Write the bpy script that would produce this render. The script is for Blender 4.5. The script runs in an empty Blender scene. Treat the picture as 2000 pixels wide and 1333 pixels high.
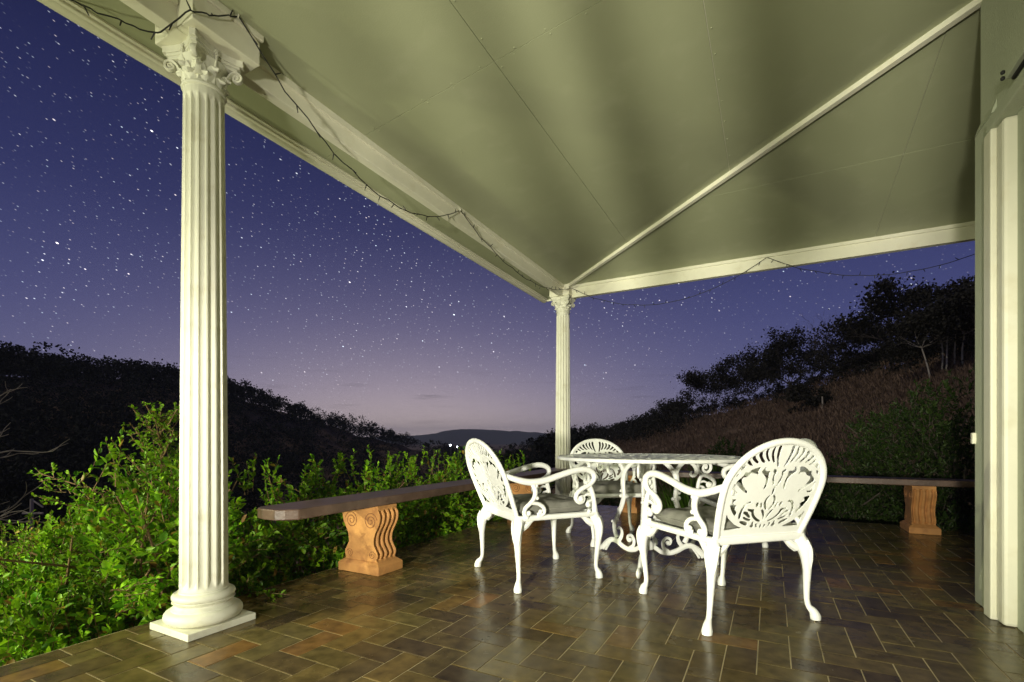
import bpy, bmesh, math, random
import numpy as np
from mathutils import Vector, Matrix, noise as mnoise

SC = bpy.context.scene
COL = SC.collection
RNG = np.random.default_rng(7)
random.seed(7)
PI = math.pi

# ------------------------------------------------------------------ camera
CAM = np.array([2.27, -5.59, 0.84])
FPX, HY = 945.0, 858.0                      # focal length and horizon row for a 2000 px wide frame
YAW = math.atan2(505, 945)                  # camera turned to the left of +y
RGT = np.array([math.cos(YAW), math.sin(YAW), 0.0])
FWD = np.array([-math.sin(YAW), math.cos(YAW), 0.0])
cd = bpy.data.cameras.new('camera'); cam = bpy.data.objects.new('camera', cd); COL.objects.link(cam)
cam.location = CAM; cam.rotation_euler = (PI/2, 0, YAW)
cd.sensor_width = 36; cd.lens = 36*FPX/2000; cd.shift_y = (HY-666.5)/2000
cd.clip_start = 0.05; cd.clip_end = 12000
SC.camera = cam

def cw(X, Z, z=0.0):
    """metres right of / in front of the tripod -> world"""
    p = CAM + RGT*X + FWD*Z
    return np.array([p[0], p[1], z])

# ------------------------------------------------------------------ world: night sky
def build_world():
    w = bpy.data.worlds.new('World'); SC.world = w; w.use_nodes = True
    nt = w.node_tree; N = nt.nodes; L = nt.links; N.clear()
    def nd(t, **k):
        n = N.new(t)
        for a, b in k.items(): setattr(n, a, b)
        return n
    def math_(op, a, b=None, c=None):
        n = nd('ShaderNodeMath', operation=op)
        for i, v in enumerate((a, b, c)):
            if v is None: continue
            if isinstance(v, (int, float)): n.inputs[i].default_value = v
            else: L.new(v, n.inputs[i])
        return n.outputs[0]
    tc = nd('ShaderNodeTexCoord')
    nrm = nd('ShaderNodeVectorMath', operation='NORMALIZE'); L.new(tc.outputs['Generated'], nrm.inputs[0])
    sep = nd('ShaderNodeSeparateXYZ'); L.new(nrm.outputs[0], sep.inputs[0])
    el = math_('ARCSINE', sep.outputs[2])
    ramp = nd('ShaderNodeValToRGB')
    f = math_('MULTIPLY', el, 2/PI); L.new(f, ramp.inputs[0])
    def lin(r, g, b): return tuple(((c/255+0.055)/1.055)**2.4 if c > 10 else c/255/12.92 for c in (r, g, b))+(1,)
    stops = [(0.0, (92, 98, 138)), (0.06, (83, 88, 135)), (0.14, (67, 72, 121)), (0.25, (46, 51, 97)), (0.42, (24, 28, 65)), (1.0, (11, 14, 36))]
    e = ramp.color_ramp.elements
    e[0].position, e[0].color = stops[0][0], lin(*stops[0][1])
    e[1].position, e[1].color = stops[-1][0], lin(*stops[-1][1])
    for p, c in stops[1:-1]:
        q = e.new(p); q.color = lin(*c)
    # afterglow of the town / last light low in the valley
    g = (cw(-0.22, 1.0) - CAM); g[2] = 0.0; g /= np.linalg.norm(g)
    dot = nd('ShaderNodeVectorMath', operation='DOT_PRODUCT'); L.new(nrm.outputs[0], dot.inputs[0]); dot.inputs[1].default_value = tuple(g)
    d0 = math_('MAXIMUM', dot.outputs['Value'], 0.0)
    ga = math_('POWER', d0, 8.0)
    elf = math_('EXPONENT', math_('MULTIPLY', math_('ABSOLUTE', el), -8.5))
    gl = math_('MULTIPLY', ga, elf)
    mix = nd('ShaderNodeVectorMath', operation='SCALE'); mix.inputs[0].default_value = (0.74, 0.56, 0.38); L.new(gl, mix.inputs[3])
    add = nd('ShaderNodeVectorMath', operation='ADD'); L.new(ramp.outputs[0], add.inputs[0]); L.new(mix.outputs[0], add.inputs[1])
    # thin bars of cloud near the horizon
    az = math_('ARCTAN2', sep.outputs[0], sep.outputs[1])
    cmb = nd('ShaderNodeCombineXYZ'); L.new(math_('MULTIPLY', az, 5.0), cmb.inputs[0]); L.new(math_('MULTIPLY', el, 75.0), cmb.inputs[1])
    cn = nd('ShaderNodeTexNoise'); cn.inputs['Scale'].default_value = 1.3; cn.inputs['Detail'].default_value = 3.0; L.new(cmb.outputs[0], cn.inputs['Vector'])
    cr = nd('ShaderNodeMapRange'); cr.inputs[1].default_value = 0.60; cr.inputs[2].default_value = 0.76; cr.inputs[3].default_value = 1.0; cr.inputs[4].default_value = 0.72; L.new(cn.outputs[0], cr.inputs[0])
    lowm = nd('ShaderNodeMapRange'); lowm.inputs[1].default_value = 0.10; lowm.inputs[2].default_value = 0.16; lowm.inputs[3].default_value = 1; lowm.inputs[4].default_value = 0; L.new(el, lowm.inputs[0])
    cf = math_('ADD', math_('MULTIPLY', math_('SUBTRACT', cr.outputs[0], 1.0), lowm.outputs[0]), 1.0)
    sk = nd('ShaderNodeVectorMath', operation='SCALE'); L.new(add.outputs[0], sk.inputs[0]); L.new(cf, sk.inputs[3])
    # stars, drawn out a little by the long exposure
    total = sk.outputs[0]
    ca, sa = math.cos(0.42), math.sin(0.42)
    u = math_('MULTIPLY', az, math_('COSINE', el))
    for sc, rad, gain, thr, off in ((17, 0.019, 6.0, 0.55, 3.1), (36, 0.034, 3.0, 0.35, 7.7), (66, 0.054, 1.6, 0.15, 5.3), (125, 0.10, 0.9, 0.0, 1.9)):
        a = math_('ADD', math_('MULTIPLY', u, ca), math_('MULTIPLY', el, -sa))
        b = math_('ADD', math_('MULTIPLY', u, sa), math_('MULTIPLY', el, ca))
        c = nd('ShaderNodeCombineXYZ'); L.new(math_('ADD', math_('MULTIPLY', a, 0.62), off), c.inputs[0]); L.new(b, c.inputs[1])
        v = nd('ShaderNodeTexVoronoi', voronoi_dimensions='2D', feature='F1'); v.inputs['Scale'].default_value = sc; v.inputs['Randomness'].default_value = 1.0
        L.new(c.outputs[0], v.inputs['Vector'])
        mr = nd('ShaderNodeMapRange'); mr.inputs[1].default_value = rad; mr.inputs[2].default_value = rad*0.35; mr.inputs[3].default_value = 0; mr.inputs[4].default_value = 1
        L.new(v.outputs['Distance'], mr.inputs[0])
        sc3 = nd('ShaderNodeSeparateColor'); L.new(v.outputs['Color'], sc3.inputs[0])
        br = nd('ShaderNodeMapRange'); br.inputs[1].default_value = thr; br.inputs[2].default_value = 1.0; br.inputs[3].default_value = 0; br.inputs[4].default_value = 1; L.new(sc3.outputs[0], br.inputs[0])
        amp = math_('MULTIPLY', math_('MULTIPLY', mr.outputs[0], math_('POWER', br.outputs[0], 3.4)), gain)
        hz = nd('ShaderNodeMapRange'); hz.inputs[1].default_value = 0.0; hz.inputs[2].default_value = 0.22; hz.inputs[3].default_value = 0.1; hz.inputs[4].default_value = 1; L.new(el, hz.inputs[0])
        amp = math_('MULTIPLY', amp, hz.outputs[0])
        cl = nd('ShaderNodeTexNoise'); cl.inputs['Scale'].default_value = 5.5; cl.inputs['Detail'].default_value = 4.0; L.new(nrm.outputs[0], cl.inputs['Vector'])
        cm = nd('ShaderNodeMapRange'); cm.inputs[1].default_value = 0.36; cm.inputs[2].default_value = 0.62; cm.inputs[3].default_value = 0.35; cm.inputs[4].default_value = 1.25; L.new(cl.outputs[0], cm.inputs[0]); amp = math_('MULTIPLY', amp, cm.outputs[0])
        tint = nd('ShaderNodeMix', data_type='RGBA'); L.new(sc3.outputs[1], tint.inputs['Factor']); tint.inputs['A'].default_value = (1.0, 0.86, 0.82, 1); tint.inputs['B'].default_value = (0.72, 0.88, 1.0, 1)
        st = nd('ShaderNodeVectorMath', operation='SCALE'); L.new(tint.outputs['Result'], st.inputs[0]); L.new(amp, st.inputs[3])
        ad = nd('ShaderNodeVectorMath', operation='ADD'); L.new(total, ad.inputs[0]); L.new(st.outputs[0], ad.inputs[1]); total = ad.outputs[0]
    bg = nd('ShaderNodeBackground'); L.new(total, bg.inputs[0]); bg.inputs[1].default_value = 1.0
    out = nd('ShaderNodeOutputWorld'); L.new(bg.outputs[0], out.inputs[0])
    w.cycles.sampling_method = 'MANUAL'; w.cycles.sample_map_resolution = 256
build_world()

# ------------------------------------------------------------------ lamps (hand torches of the long exposure, out of frame)
OFFS = 1.12
def spot(name, loc, target, power, col, angle, blend, radius, streak=0.0):
    ld = bpy.data.lights.new(name, 'SPOT'); o = bpy.data.objects.new(name, ld); COL.objects.link(o)
    o.location = loc; d = Vector(target)-Vector(loc); o.rotation_euler = d.to_track_quat('-Z', 'Y').to_euler()
    ld.energy = power; ld.color = col; ld.spot_size = math.radians(angle); ld.spot_blend = blend; ld.shadow_soft_size = radius
    if streak:                                # noise added to the upper beam imitates streaks reflected onto the ceiling
        ld.use_nodes = True; nt = ld.node_tree; N = nt.nodes; L = nt.links
        em = [n for n in N if n.type == 'EMISSION'][0]
        tc = N.new('ShaderNodeTexCoord'); sp = N.new('ShaderNodeSeparateXYZ'); L.new(tc.outputs['Normal'], sp.inputs[0])
        at = N.new('ShaderNodeMath'); at.operation = 'DIVIDE'; L.new(sp.outputs[0], at.inputs[0]); L.new(sp.outputs[2], at.inputs[1])
        cb = N.new('ShaderNodeCombineXYZ'); cb.inputs[2].default_value = OFFS; L.new(at.outputs[0], cb.inputs[0])
        m2 = N.new('ShaderNodeMath'); m2.operation = 'MULTIPLY'; m2.inputs[1].default_value = 0.02; L.new(sp.outputs[1], m2.inputs[0]); L.new(m2.outputs[0], cb.inputs[1])
        no = N.new('ShaderNodeTexNoise'); no.inputs['Scale'].default_value = 9.0; no.inputs['Detail'].default_value = 1.6; L.new(cb.outputs[0], no.inputs['Vector'])
        mr = N.new('ShaderNodeMapRange'); mr.inputs[1].default_value = 0.36; mr.inputs[2].default_value = 0.62; mr.inputs[3].default_value = 1-streak; mr.inputs[4].default_value = 1+streak; L.new(no.outputs[0], mr.inputs[0])
        el = N.new('ShaderNodeMapRange'); el.inputs[1].default_value = 0.02; el.inputs[2].default_value = 0.16; L.new(sp.outputs[1], el.inputs[0])
        mx = N.new('ShaderNodeMix'); mx.data_type = 'FLOAT'; L.new(el.outputs[0], mx.inputs[0]); mx.inputs[2].default_value = 1.15; L.new(mr.outputs[0], mx.inputs[3])
        L.new(mx.outputs[0], em.inputs['Strength'])
    return o
WARM = (1.0, 0.93, 0.62)
spot('torch_garden', (-0.35, -7.1, 0.95), (0.8, -2.2, 1.3), 150, (0.97, 1.0, 0.64), 150, 0.8, 0.08)
spot('torch_hedge', (-2.1, -7.0, 1.45), (-1.4, -3.5, 0.25), 600, (0.97, 1.0, 0.58), 108, 0.9, 0.05)
spot('torch_porch', tuple(cw(-1.4, -1.9, 0.8)), (1.15, -1.0, 1.42), 1380, (1.0, 0.965, 0.78), 68, 1.0, 0.12, 0.62)
# supposed moonlight, high on the left, added to lighten the brown hillside
sl = bpy.data.lights.new('moon_fill', 'SUN'); so = bpy.data.objects.new('moon_fill', sl); COL.objects.link(so)
sl.energy = 0.66; sl.angle = math.radians(0.5); sl.color = (1.0, 0.93, 0.80)
md = Vector(tuple(-RGT*0.85-FWD*0.42+np.array([0, 0, 0.95]))); so.rotation_euler = md.to_track_quat('Z', 'Y').to_euler()
SC.view_settings.view_transform = 'Standard'; SC.view_settings.look = 'None'
SC.view_settings.exposure = 0.0; SC.view_settings.gamma = 1.0

# ------------------------------------------------------------------ materials
def mat(name, col, rough=0.6, var=0.12, nscale=8.0, bump=0.0, bscale=40.0, spec=0.5, col2=None, thr=(0.45, 0.65), extra=None):
    m = bpy.data.materials.new(name); m.use_nodes = True
    nt = m.node_tree; N = nt.nodes; L = nt.links; b = N['Principled BSDF']
    b.inputs['Roughness'].default_value = rough; b.inputs['Specular IOR Level'].default_value = spec
    tc = N.new('ShaderNodeTexCoord')
    no = N.new('ShaderNodeTexNoise'); no.inputs['Scale'].default_value = nscale; no.inputs['Detail'].default_value = 6; L.new(tc.outputs['Object'], no.inputs['Vector'])
    mr = N.new('ShaderNodeMapRange'); mr.inputs[1].default_value = 0.25; mr.inputs[2].default_value = 0.75; mr.inputs[3].default_value = 1-var; mr.inputs[4].default_value = 1+var; L.new(no.outputs[0], mr.inputs[0])
    base = None
    if col2 is not None:
        n2 = N.new('ShaderNodeTexNoise'); n2.inputs['Scale'].default_value = nscale*2.3; n2.inputs['Detail'].default_value = 8; L.new(tc.outputs['Object'], n2.inputs['Vector'])
        m2 = N.new('ShaderNodeMapRange'); m2.inputs[1].default_value = thr[0]; m2.inputs[2].default_value = thr[1]; L.new(n2.outputs[0], m2.inputs[0])
        mx = N.new('ShaderNodeMix'); mx.data_type = 'RGBA'; mx.inputs['A'].default_value = (*col, 1); mx.inputs['B'].default_value = (*col2, 1); L.new(m2.outputs[0], mx.inputs['Factor']); base = mx.outputs['Result']
    sc = N.new('ShaderNodeVectorMath'); sc.operation = 'SCALE'
    if base: L.new(base, sc.inputs[0])
    else: sc.inputs[0].default_value = col
    L.new(mr.outputs[0], sc.inputs[3]); L.new(sc.outputs[0], b.inputs['Base Color'])
    if bump:
        nb = N.new('ShaderNodeTexNoise'); nb.inputs['Scale'].default_value = bscale; nb.inputs['Detail'].default_value = 5; L.new(tc.outputs['Object'], nb.inputs['Vector'])
        bp = N.new('ShaderNodeBump'); bp.inputs['Strength'].default_value = bump; bp.inputs['Distance'].default_value = 0.01; L.new(nb.outputs[0], bp.inputs['Height']); L.new(bp.outputs[0], b.inputs['Normal'])
    if extra: extra(m, N, L, b, tc)
    return m

def leaf_mat(name, colA, colB, rough=0.45, trans=0.35, leafy=False):
    m = bpy.data.materials.new(name); m.use_nodes = True
    nt = m.node_tree; N = nt.nodes; L = nt.links; b = N['Principled BSDF']
    ge = N.new('ShaderNodeNewGeometry')
    r = N.new('ShaderNodeValToRGB'); r.color_ramp.elements[0].color = (*colA, 1); r.color_ramp.elements[1].color = (*colB, 1); L.new(ge.outputs['Random Per Island'], r.inputs[0])
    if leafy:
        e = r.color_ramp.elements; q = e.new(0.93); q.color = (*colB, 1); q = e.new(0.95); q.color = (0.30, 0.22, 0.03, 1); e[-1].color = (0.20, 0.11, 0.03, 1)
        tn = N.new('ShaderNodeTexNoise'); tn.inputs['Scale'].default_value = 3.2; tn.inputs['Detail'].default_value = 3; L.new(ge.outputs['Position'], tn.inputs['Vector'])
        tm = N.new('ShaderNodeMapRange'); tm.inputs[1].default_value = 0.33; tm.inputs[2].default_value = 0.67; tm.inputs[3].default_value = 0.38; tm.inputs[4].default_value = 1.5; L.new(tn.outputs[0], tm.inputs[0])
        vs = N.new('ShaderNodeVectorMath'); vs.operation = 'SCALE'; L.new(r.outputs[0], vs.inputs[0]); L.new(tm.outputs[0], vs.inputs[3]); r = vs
    L.new(r.outputs[0], b.inputs['Base Color']); b.inputs['Roughness'].default_value = rough; b.inputs['Specular IOR Level'].default_value = 0.28
    tr = N.new('ShaderNodeBsdfTranslucent'); L.new(r.outputs[0], tr.inputs[0])
    mx = N.new('ShaderNodeMixShader'); mx.inputs[0].default_value = trans
    L.new(b.outputs[0], mx.inputs[1]); L.new(tr.outputs[0], mx.inputs[2]); L.new(mx.outputs[0], N['Material Output'].inputs[0])
    return m

M = {}
M['column'] = mat('painted_column', (0.74, 0.73, 0.62), 0.5, 0.07, 5, 0.12, 60, col2=(0.60, 0.57, 0.44), thr=(0.55, 0.8))
M['trim'] = mat('cream_paint', (0.76, 0.74, 0.60), 0.45, 0.06, 4, 0.06, 50, col2=(0.66, 0.62, 0.46), thr=(0.55, 0.85))
M['ceiling'] = mat('ceiling_paint', (0.355, 0.372, 0.235), 0.5, 0.035, 2.2, 0.08, 140, col2=(0.385, 0.40, 0.26), thr=(0.55, 0.72))
M['wall'] = mat('wall_render', (0.46, 0.49, 0.37), 0.75, 0.06, 3, 0.35, 120)
M['chair'] = mat('white_cast_metal', (0.84, 0.845, 0.82), 0.38, 0.05, 12, 0.08, 90)
M['cushion'] = mat('grey_cushion_cloth', (0.21, 0.205, 0.18), 0.95, 0.2, 14, 0.35, 260, spec=0.1)
M['terracotta'] = mat('terracotta', (0.50, 0.24, 0.075), 0.75, 0.22, 7, 0.25, 80, col2=(0.34, 0.15, 0.05), thr=(0.5, 0.75))
M['groove'] = mat('terracotta_shade_line', (0.26, 0.115, 0.04), 0.85, 0.25, 9)  # shade of engraved lines put into a darker terracotta on raised tubes
M['wood'] = mat('stained_bench_timber', (0.10, 0.06, 0.042), 0.42, 0.25, 5, 0.15, 60, col2=(0.14, 0.085, 0.06))
M['dark'] = mat('black_cable', (0.012, 0.012, 0.012), 0.5, 0.1)
M['metal'] = mat('grey_metal', (0.25, 0.25, 0.22), 0.4, 0.1)
M['grout'] = mat('grout', (0.52, 0.43, 0.25), 0.8, 0.4, 5, 0.3, 120)
M['bark'] = mat('twig_bark', (0.20, 0.12, 0.06), 0.85, 0.3, 30)
M['palebark'] = mat('pale_bark', (0.48, 0.43, 0.33), 0.85, 0.35, 3)
M['darkbark'] = mat('dark_bark', (0.10, 0.08, 0.065), 0.9, 0.3, 3)
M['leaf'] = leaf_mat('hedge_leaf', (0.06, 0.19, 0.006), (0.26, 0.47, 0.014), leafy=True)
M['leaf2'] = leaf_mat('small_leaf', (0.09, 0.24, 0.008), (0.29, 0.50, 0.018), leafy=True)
M['leaf3'] = leaf_mat('dark_shrub_leaf', (0.018, 0.042, 0.008), (0.055, 0.095, 0.016))
M['treeleaf'] = leaf_mat('gum_leaf', (0.020, 0.020, 0.013), (0.050, 0.045, 0.030), 0.7, 0.15)
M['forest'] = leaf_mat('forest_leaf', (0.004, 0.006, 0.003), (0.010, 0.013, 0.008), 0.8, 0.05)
M['grassblade'] = leaf_mat('dry_grass_blade', (0.13, 0.088, 0.056), (0.30, 0.205, 0.135), 0.9, 0.1)
M['strap'] = leaf_mat('strap_leaf', (0.05, 0.11, 0.012), (0.10, 0.19, 0.02))
M['far'] = mat('far_hill', (0.06, 0.065, 0.06), 1.0, 0.15, 0.004, spec=0.0)

def tile_extra(m, N, L, b, tc):
    oi = N.new('ShaderNodeObjectInfo'); ge = N.new('ShaderNodeNewGeometry')
    a = N.new('ShaderNodeMath'); a.operation = 'ADD'; L.new(oi.outputs['Random'], a.inputs[0]); L.new(ge.outputs['Random Per Island'], a.inputs[1])
    f = N.new('ShaderNodeMath'); f.operation = 'FRACT'; L.new(a.outputs[0], f.inputs[0])
    r = N.new('ShaderNodeValToRGB'); r.color_ramp.interpolation = 'LINEAR'
    e = r.color_ramp.elements
    e[0].position = 0; e[0].color = (0.070, 0.049, 0.025, 1); e[1].position = 1; e[1].color = (0.20, 0.105, 0.032, 1)
    for p, c in ((0.22, (0.100, 0.070, 0.030)), (0.45, (0.118, 0.087, 0.031)), (0.68, (0.132, 0.102, 0.038)), (0.88, (0.150, 0.100, 0.032))):
        q = e.new(p); q.color = (*c, 1)
    L.new(f.outputs[0], r.inputs[0])
    ge2 = N.new('ShaderNodeNewGeometry')
    no = N.new('ShaderNodeTexNoise'); no.inputs['Scale'].default_value = 17; no.inputs['Detail'].default_value = 7; L.new(ge2.outputs['Position'], no.inputs['Vector'])
    mr = N.new('ShaderNodeMapRange'); mr.inputs[1].default_value = 0.3; mr.inputs[2].default_value = 0.7; mr.inputs[3].default_value = 0.62; mr.inputs[4].default_value = 1.3; L.new(no.outputs[0], mr.inputs[0])
    sc = N.new('ShaderNodeVectorMath'); sc.operation = 'SCALE'; L.new(r.outputs[0], sc.inputs[0]); L.new(mr.outputs[0], sc.inputs[3]); L.new(sc.outputs[0], b.inputs['Base Color'])
    n3 = N.new('ShaderNodeTexNoise'); n3.inputs['Scale'].default_value = 6; n3.inputs['Detail'].default_value = 4; L.new(ge2.outputs['Position'], n3.inputs['Vector'])
    m3 = N.new('ShaderNodeMapRange'); m3.inputs[1].default_value = 0.3; m3.inputs[2].default_value = 0.7; m3.inputs[3].default_value = 0.15; m3.inputs[4].default_value = 0.30; b.inputs['Specular IOR Level'].default_value = 0.24; L.new(n3.outputs[0], m3.inputs[0]); L.new(m3.outputs[0], b.inputs['Roughness'])
    bp = N.new('ShaderNodeBump'); bp.inputs['Strength'].default_value = 0.10; bp.inputs['Distance'].default_value = 0.01; L.new(no.outputs[0], bp.inputs['Height']); L.new(bp.outputs[0], b.inputs['Normal'])
M['tile'] = mat('glazed_floor_tile', (0.08, 0.06, 0.04), 0.3, 0.1, extra=tile_extra)

def ground_extra(m, N, L, b, tc):
    ge = N.new('ShaderNodeNewGeometry')
    no = N.new('ShaderNodeTexNoise'); no.inputs['Scale'].default_value = 0.16; no.inputs['Detail'].default_value = 12; no.inputs['Roughness'].default_value = 0.72; L.new(ge.outputs['Position'], no.inputs['Vector'])
    r = N.new('ShaderNodeValToRGB'); e = r.color_ramp.elements
    e[0].position = 0.32; e[0].color = (0.06, 0.05, 0.028, 1); e[1].position = 0.70; e[1].color = (0.29, 0.20, 0.135, 1)
    q = e.new(0.48); q.color = (0.165, 0.115, 0.078, 1)
    L.new(no.outputs[0], r.inputs[0]); L.new(r.outputs[0], b.inputs['Base Color'])
M['ground'] = mat('dry_hillside', (0.1, 0.07, 0.05), 1.0, 0.1, spec=0.0, extra=ground_extra)
def emis(name, col, s):
    m = bpy.data.materials.new(name); m.use_nodes = True; b = m.node_tree.nodes['Principled BSDF']
    b.inputs['Emission Color'].default_value = (*col, 1); b.inputs['Emission Strength'].default_value = s; return m
M['lit'] = emis('lit_lamp', (0.8, 0.9, 1.0), 30)

# ------------------------------------------------------------------ mesh helpers
class MB:
    def __init__(s): s.v = []; s.f = []
    def add(s, verts, faces):
        o = len(s.v); s.v.extend([tuple(map(float, p)) for p in verts]); s.f.extend([tuple(i+o for i in f) for f in faces]); return s
    def box(s, x0, x1, y0, y1, z0, z1):
        v = [(x, y, z) for z in (z0, z1) for y in (y0, y1) for x in (x0, x1)]
        return s.add(v, [(0, 2, 3, 1), (4, 5, 7, 6), (0, 1, 5, 4), (2, 6, 7, 3), (0, 4, 6, 2), (1, 3, 7, 5)])
    def prism(s, poly, z0, z1):
        n = len(poly); v = [(p[0], p[1], z0) for p in poly]+[(p[0], p[1], z1) for p in poly]
        f = [tuple(range(n-1, -1, -1)), tuple(range(n, 2*n))]+[(i, (i+1) % n, n+(i+1) % n, n+i) for i in range(n)]
        return s.add(v, f)
    def lathe(s, prof, n=48, cx=0, cy=0, rad=None):
        v = []; f = []
        for r, z in prof:
            for k in range(n):
                a = 2*PI*k/n; rr = r if rad is None else rad(r, z, a)
                v.append((cx+rr*math.cos(a), cy+rr*math.sin(a), z))
        for i in range(len(prof)-1):
            for k in range(n): f.append((i*n+k, i*n+(k+1) % n, (i+1)*n+(k+1) % n, (i+1)*n+k))
        f.append(tuple(range(n-1, -1, -1))); f.append(tuple((len(prof)-1)*n+k for k in range(n)))
        return s.add(v, f)
    def sweep(s, pts, rads, n=8, sub=4, squash=None, cap=True):
        P = np.array(pts, float); R = np.array(rads, float) if np.ndim(rads) else np.full(len(P), float(rads))
        if sub > 1: P, R = catmull(P, R, sub)
        T = np.gradient(P, axis=0); T /= np.linalg.norm(T, axis=1)[:, None]+1e-12
        up = np.array([0, 0, 1.0]) if abs(T[0][2]) < 0.9 else np.array([1.0, 0, 0])
        u = np.cross(up, T[0]); u /= np.linalg.norm(u)
        v = []; f = []
        for i in range(len(P)):
            u = u-T[i]*np.dot(u, T[i]); u /= np.linalg.norm(u)+1e-12; w = np.cross(T[i], u)
            for k in range(n):
                a = 2*PI*k/n; d = u*math.cos(a)+w*math.sin(a)
                if squash is not None: d = d+np.array(squash[0])*np.dot(d, squash[0])*(squash[1]-1)
                v.append(P[i]+d*R[i])
        for i in range(len(P)-1):
            for k in range(n): f.append((i*n+k, i*n+(k+1) % n, (i+1)*n+(k+1) % n, (i+1)*n+k))
        if cap: f.append(tuple(range(n-1, -1, -1))); f.append(tuple((len(P)-1)*n+k for k in range(n)))
        return s.add(v, f)
    def ball(s, c, r, n=8, sq=(1, 1, 1)):
        v = []; f = []; m = n//2+1
        for i in range(1, m):
            t = PI*i/m
            for k in range(n): a = 2*PI*k/n; v.append((c[0]+r*sq[0]*math.sin(t)*math.cos(a), c[1]+r*sq[1]*math.sin(t)*math.sin(a), c[2]+r*sq[2]*math.cos(t)))
        a0 = len(v); v.append((c[0], c[1], c[2]+r*sq[2])); v.append((c[0], c[1], c[2]-r*sq[2]))
        for i in range(m-2):
            for k in range(n): f.append((i*n+k, (i+1)*n+k, (i+1)*n+(k+1) % n, i*n+(k+1) % n))
        for k in range(n): f.append((a0, k, (k+1) % n)); f.append((a0+1, (m-2)*n+(k+1) % n, (m-2)*n+k))
        return s.add(v, f)
    def mesh(s, name, smooth=False):
        me = bpy.data.meshes.new(name); me.from_pydata(s.v, [], s.f); me.update()
        if smooth:
            me.polygons.foreach_set('use_smooth', [True]*len(me.polygons))
            try: me.set_sharp_from_angle(angle=math.radians(42))
            except Exception: pass
        return me
    def build(s, name, m, parent=None, smooth=False, loc=None):
        return link(name, s.mesh(name, smooth), m, parent, loc)

def catmull(P, R, sub):
    n = len(P); ext = np.vstack([2*P[0]-P[1], P, 2*P[-1]-P[-2]]); er = np.concatenate([[R[0]], R, [R[-1]]])
    o = []; q = []
    for i in range(1, n):
        p0, p1, p2, p3 = ext[i-1], ext[i], ext[i+1], ext[i+2]
        for k in range(sub):
            t = k/sub
            o.append(0.5*((2*p1)+(-p0+p2)*t+(2*p0-5*p1+4*p2-p3)*t*t+(-p0+3*p1-3*p2+p3)*t**3)); q.append(er[i]*(1-t)+er[i+1]*t)
    o.append(P[-1]); q.append(R[-1])
    return np.array(o), np.array(q)

def link(name, me, m, parent=None, loc=None):
    o = bpy.data.objects.new(name, me); COL.objects.link(o)
    if m is not None:
        me.materials.clear(); me.materials.append(M[m] if isinstance(m, str) else m)
    if parent is not None: o.parent = parent
    if loc is not None: o.location = loc
    return o
def empty(name, loc=(0, 0, 0), rz=0.0):
    o = bpy.data.objects.new(name, None); COL.objects.link(o); o.location = loc; o.rotation_euler = (0, 0, rz); o.empty_display_size = 0.1
    return o
def tag(o, label=None, cat=None, group=None, kind=None):
    if label: o['label'] = label
    if cat: o['category'] = cat
    if group: o['group'] = group
    if kind: o['kind'] = kind
    return o
def np_mesh(name, V, F):
    """V (n,3), F (m,k) constant k"""
    me = bpy.data.meshes.new(name); V = np.asarray(V, np.float32); F = np.asarray(F, np.int32); k = F.shape[1]
    me.vertices.add(len(V)); me.vertices.foreach_set('co', V.ravel())
    me.loops.add(F.size); me.loops.foreach_set('vertex_index', F.ravel())
    me.polygons.add(len(F)); me.polygons.foreach_set('loop_start', np.arange(0, F.size, k, dtype=np.int32)); me.polygons.foreach_set('loop_total', np.full(len(F), k, np.int32))
    me.update(calc_edges=True); return me
def bevel(o, w, seg=2):
    md = o.modifiers.new('bevel', 'BEVEL'); md.width = w; md.segments = seg; md.limit_method = 'ANGLE'; md.angle_limit = math.radians(40); return o
# ------------------------------------------------------------------ terrain
RIDGE = np.array([(-1800, 745, 150), (-300, 700, 160), (0, 728, 170), (200, 741, 180), (350, 746, 190), (440, 769, 200), (500, 785, 210), (600, 822, 230), (700, 846, 250),
                  (760, 861, 260), (830, 879, 280), (890, 891, 300), (980, 886, 330), (1060, 870, 260), (1115, 860, 180), (1232, 850, 130), (1340, 815, 100), (1444, 793, 85),
                  (1580, 757, 68), (1668, 722, 58), (1780, 700, 50), (1900, 672, 44), (2050, 640, 40), (2600, 560, 36)], float)
RTH = np.arctan((RIDGE[:, 0]-1000)/FPX); RTAN = (HY-RIDGE[:, 1])/FPX*np.cos(RTH)
def terr(th, r):
    th = np.asarray(th, float); r = np.asarray(r, float)
    d = np.interp(th, RTH, RIDGE[:, 2]); tr = np.interp(th, RTH, RTAN)
    pxw = np.clip((np.tan(np.clip(th, -1.2, 1.2))*FPX+1000), -3000, 3000)
    p = np.interp(pxw, [700, 1060, 1250], [3.0, 1.8, 1.15]); z0 = np.interp(pxw, [500, 900, 1150], [-1.9, -1.4, -0.55])
    r0 = 9.0
    t = np.clip(np.log(np.maximum(r, r0)/r0)/np.log(d/r0), 0, 1)
    t0 = (z0-0.84)/r0
    zz = 0.84+r*(t0+(tr-t0)*t**p)
    k = np.clip((r-4)/5, 0, 1); k = k*k*(3-2*k)
    zn = -0.34+(z0+0.34)*k
    z = np.where(r < r0, zn, zz)
    zr = 0.84+d*tr
    z = np.where(r > d, np.maximum(zr-(r-d)*0.16, np.minimum(zr, -25.0)), z)
    return z
def th_px(px): return math.atan((px-1000)/FPX)
def ground_at(px, r):
    th = th_px(px); p = CAM+(RGT*math.sin(th)+FWD*math.cos(th))*r
    return np.array([p[0], p[1], float(terr(th, r))])
def fbm(x, y, s): return mnoise.fractal(Vector((x*s, y*s, 3.3)), 1.0, 2.0, 5)
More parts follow.
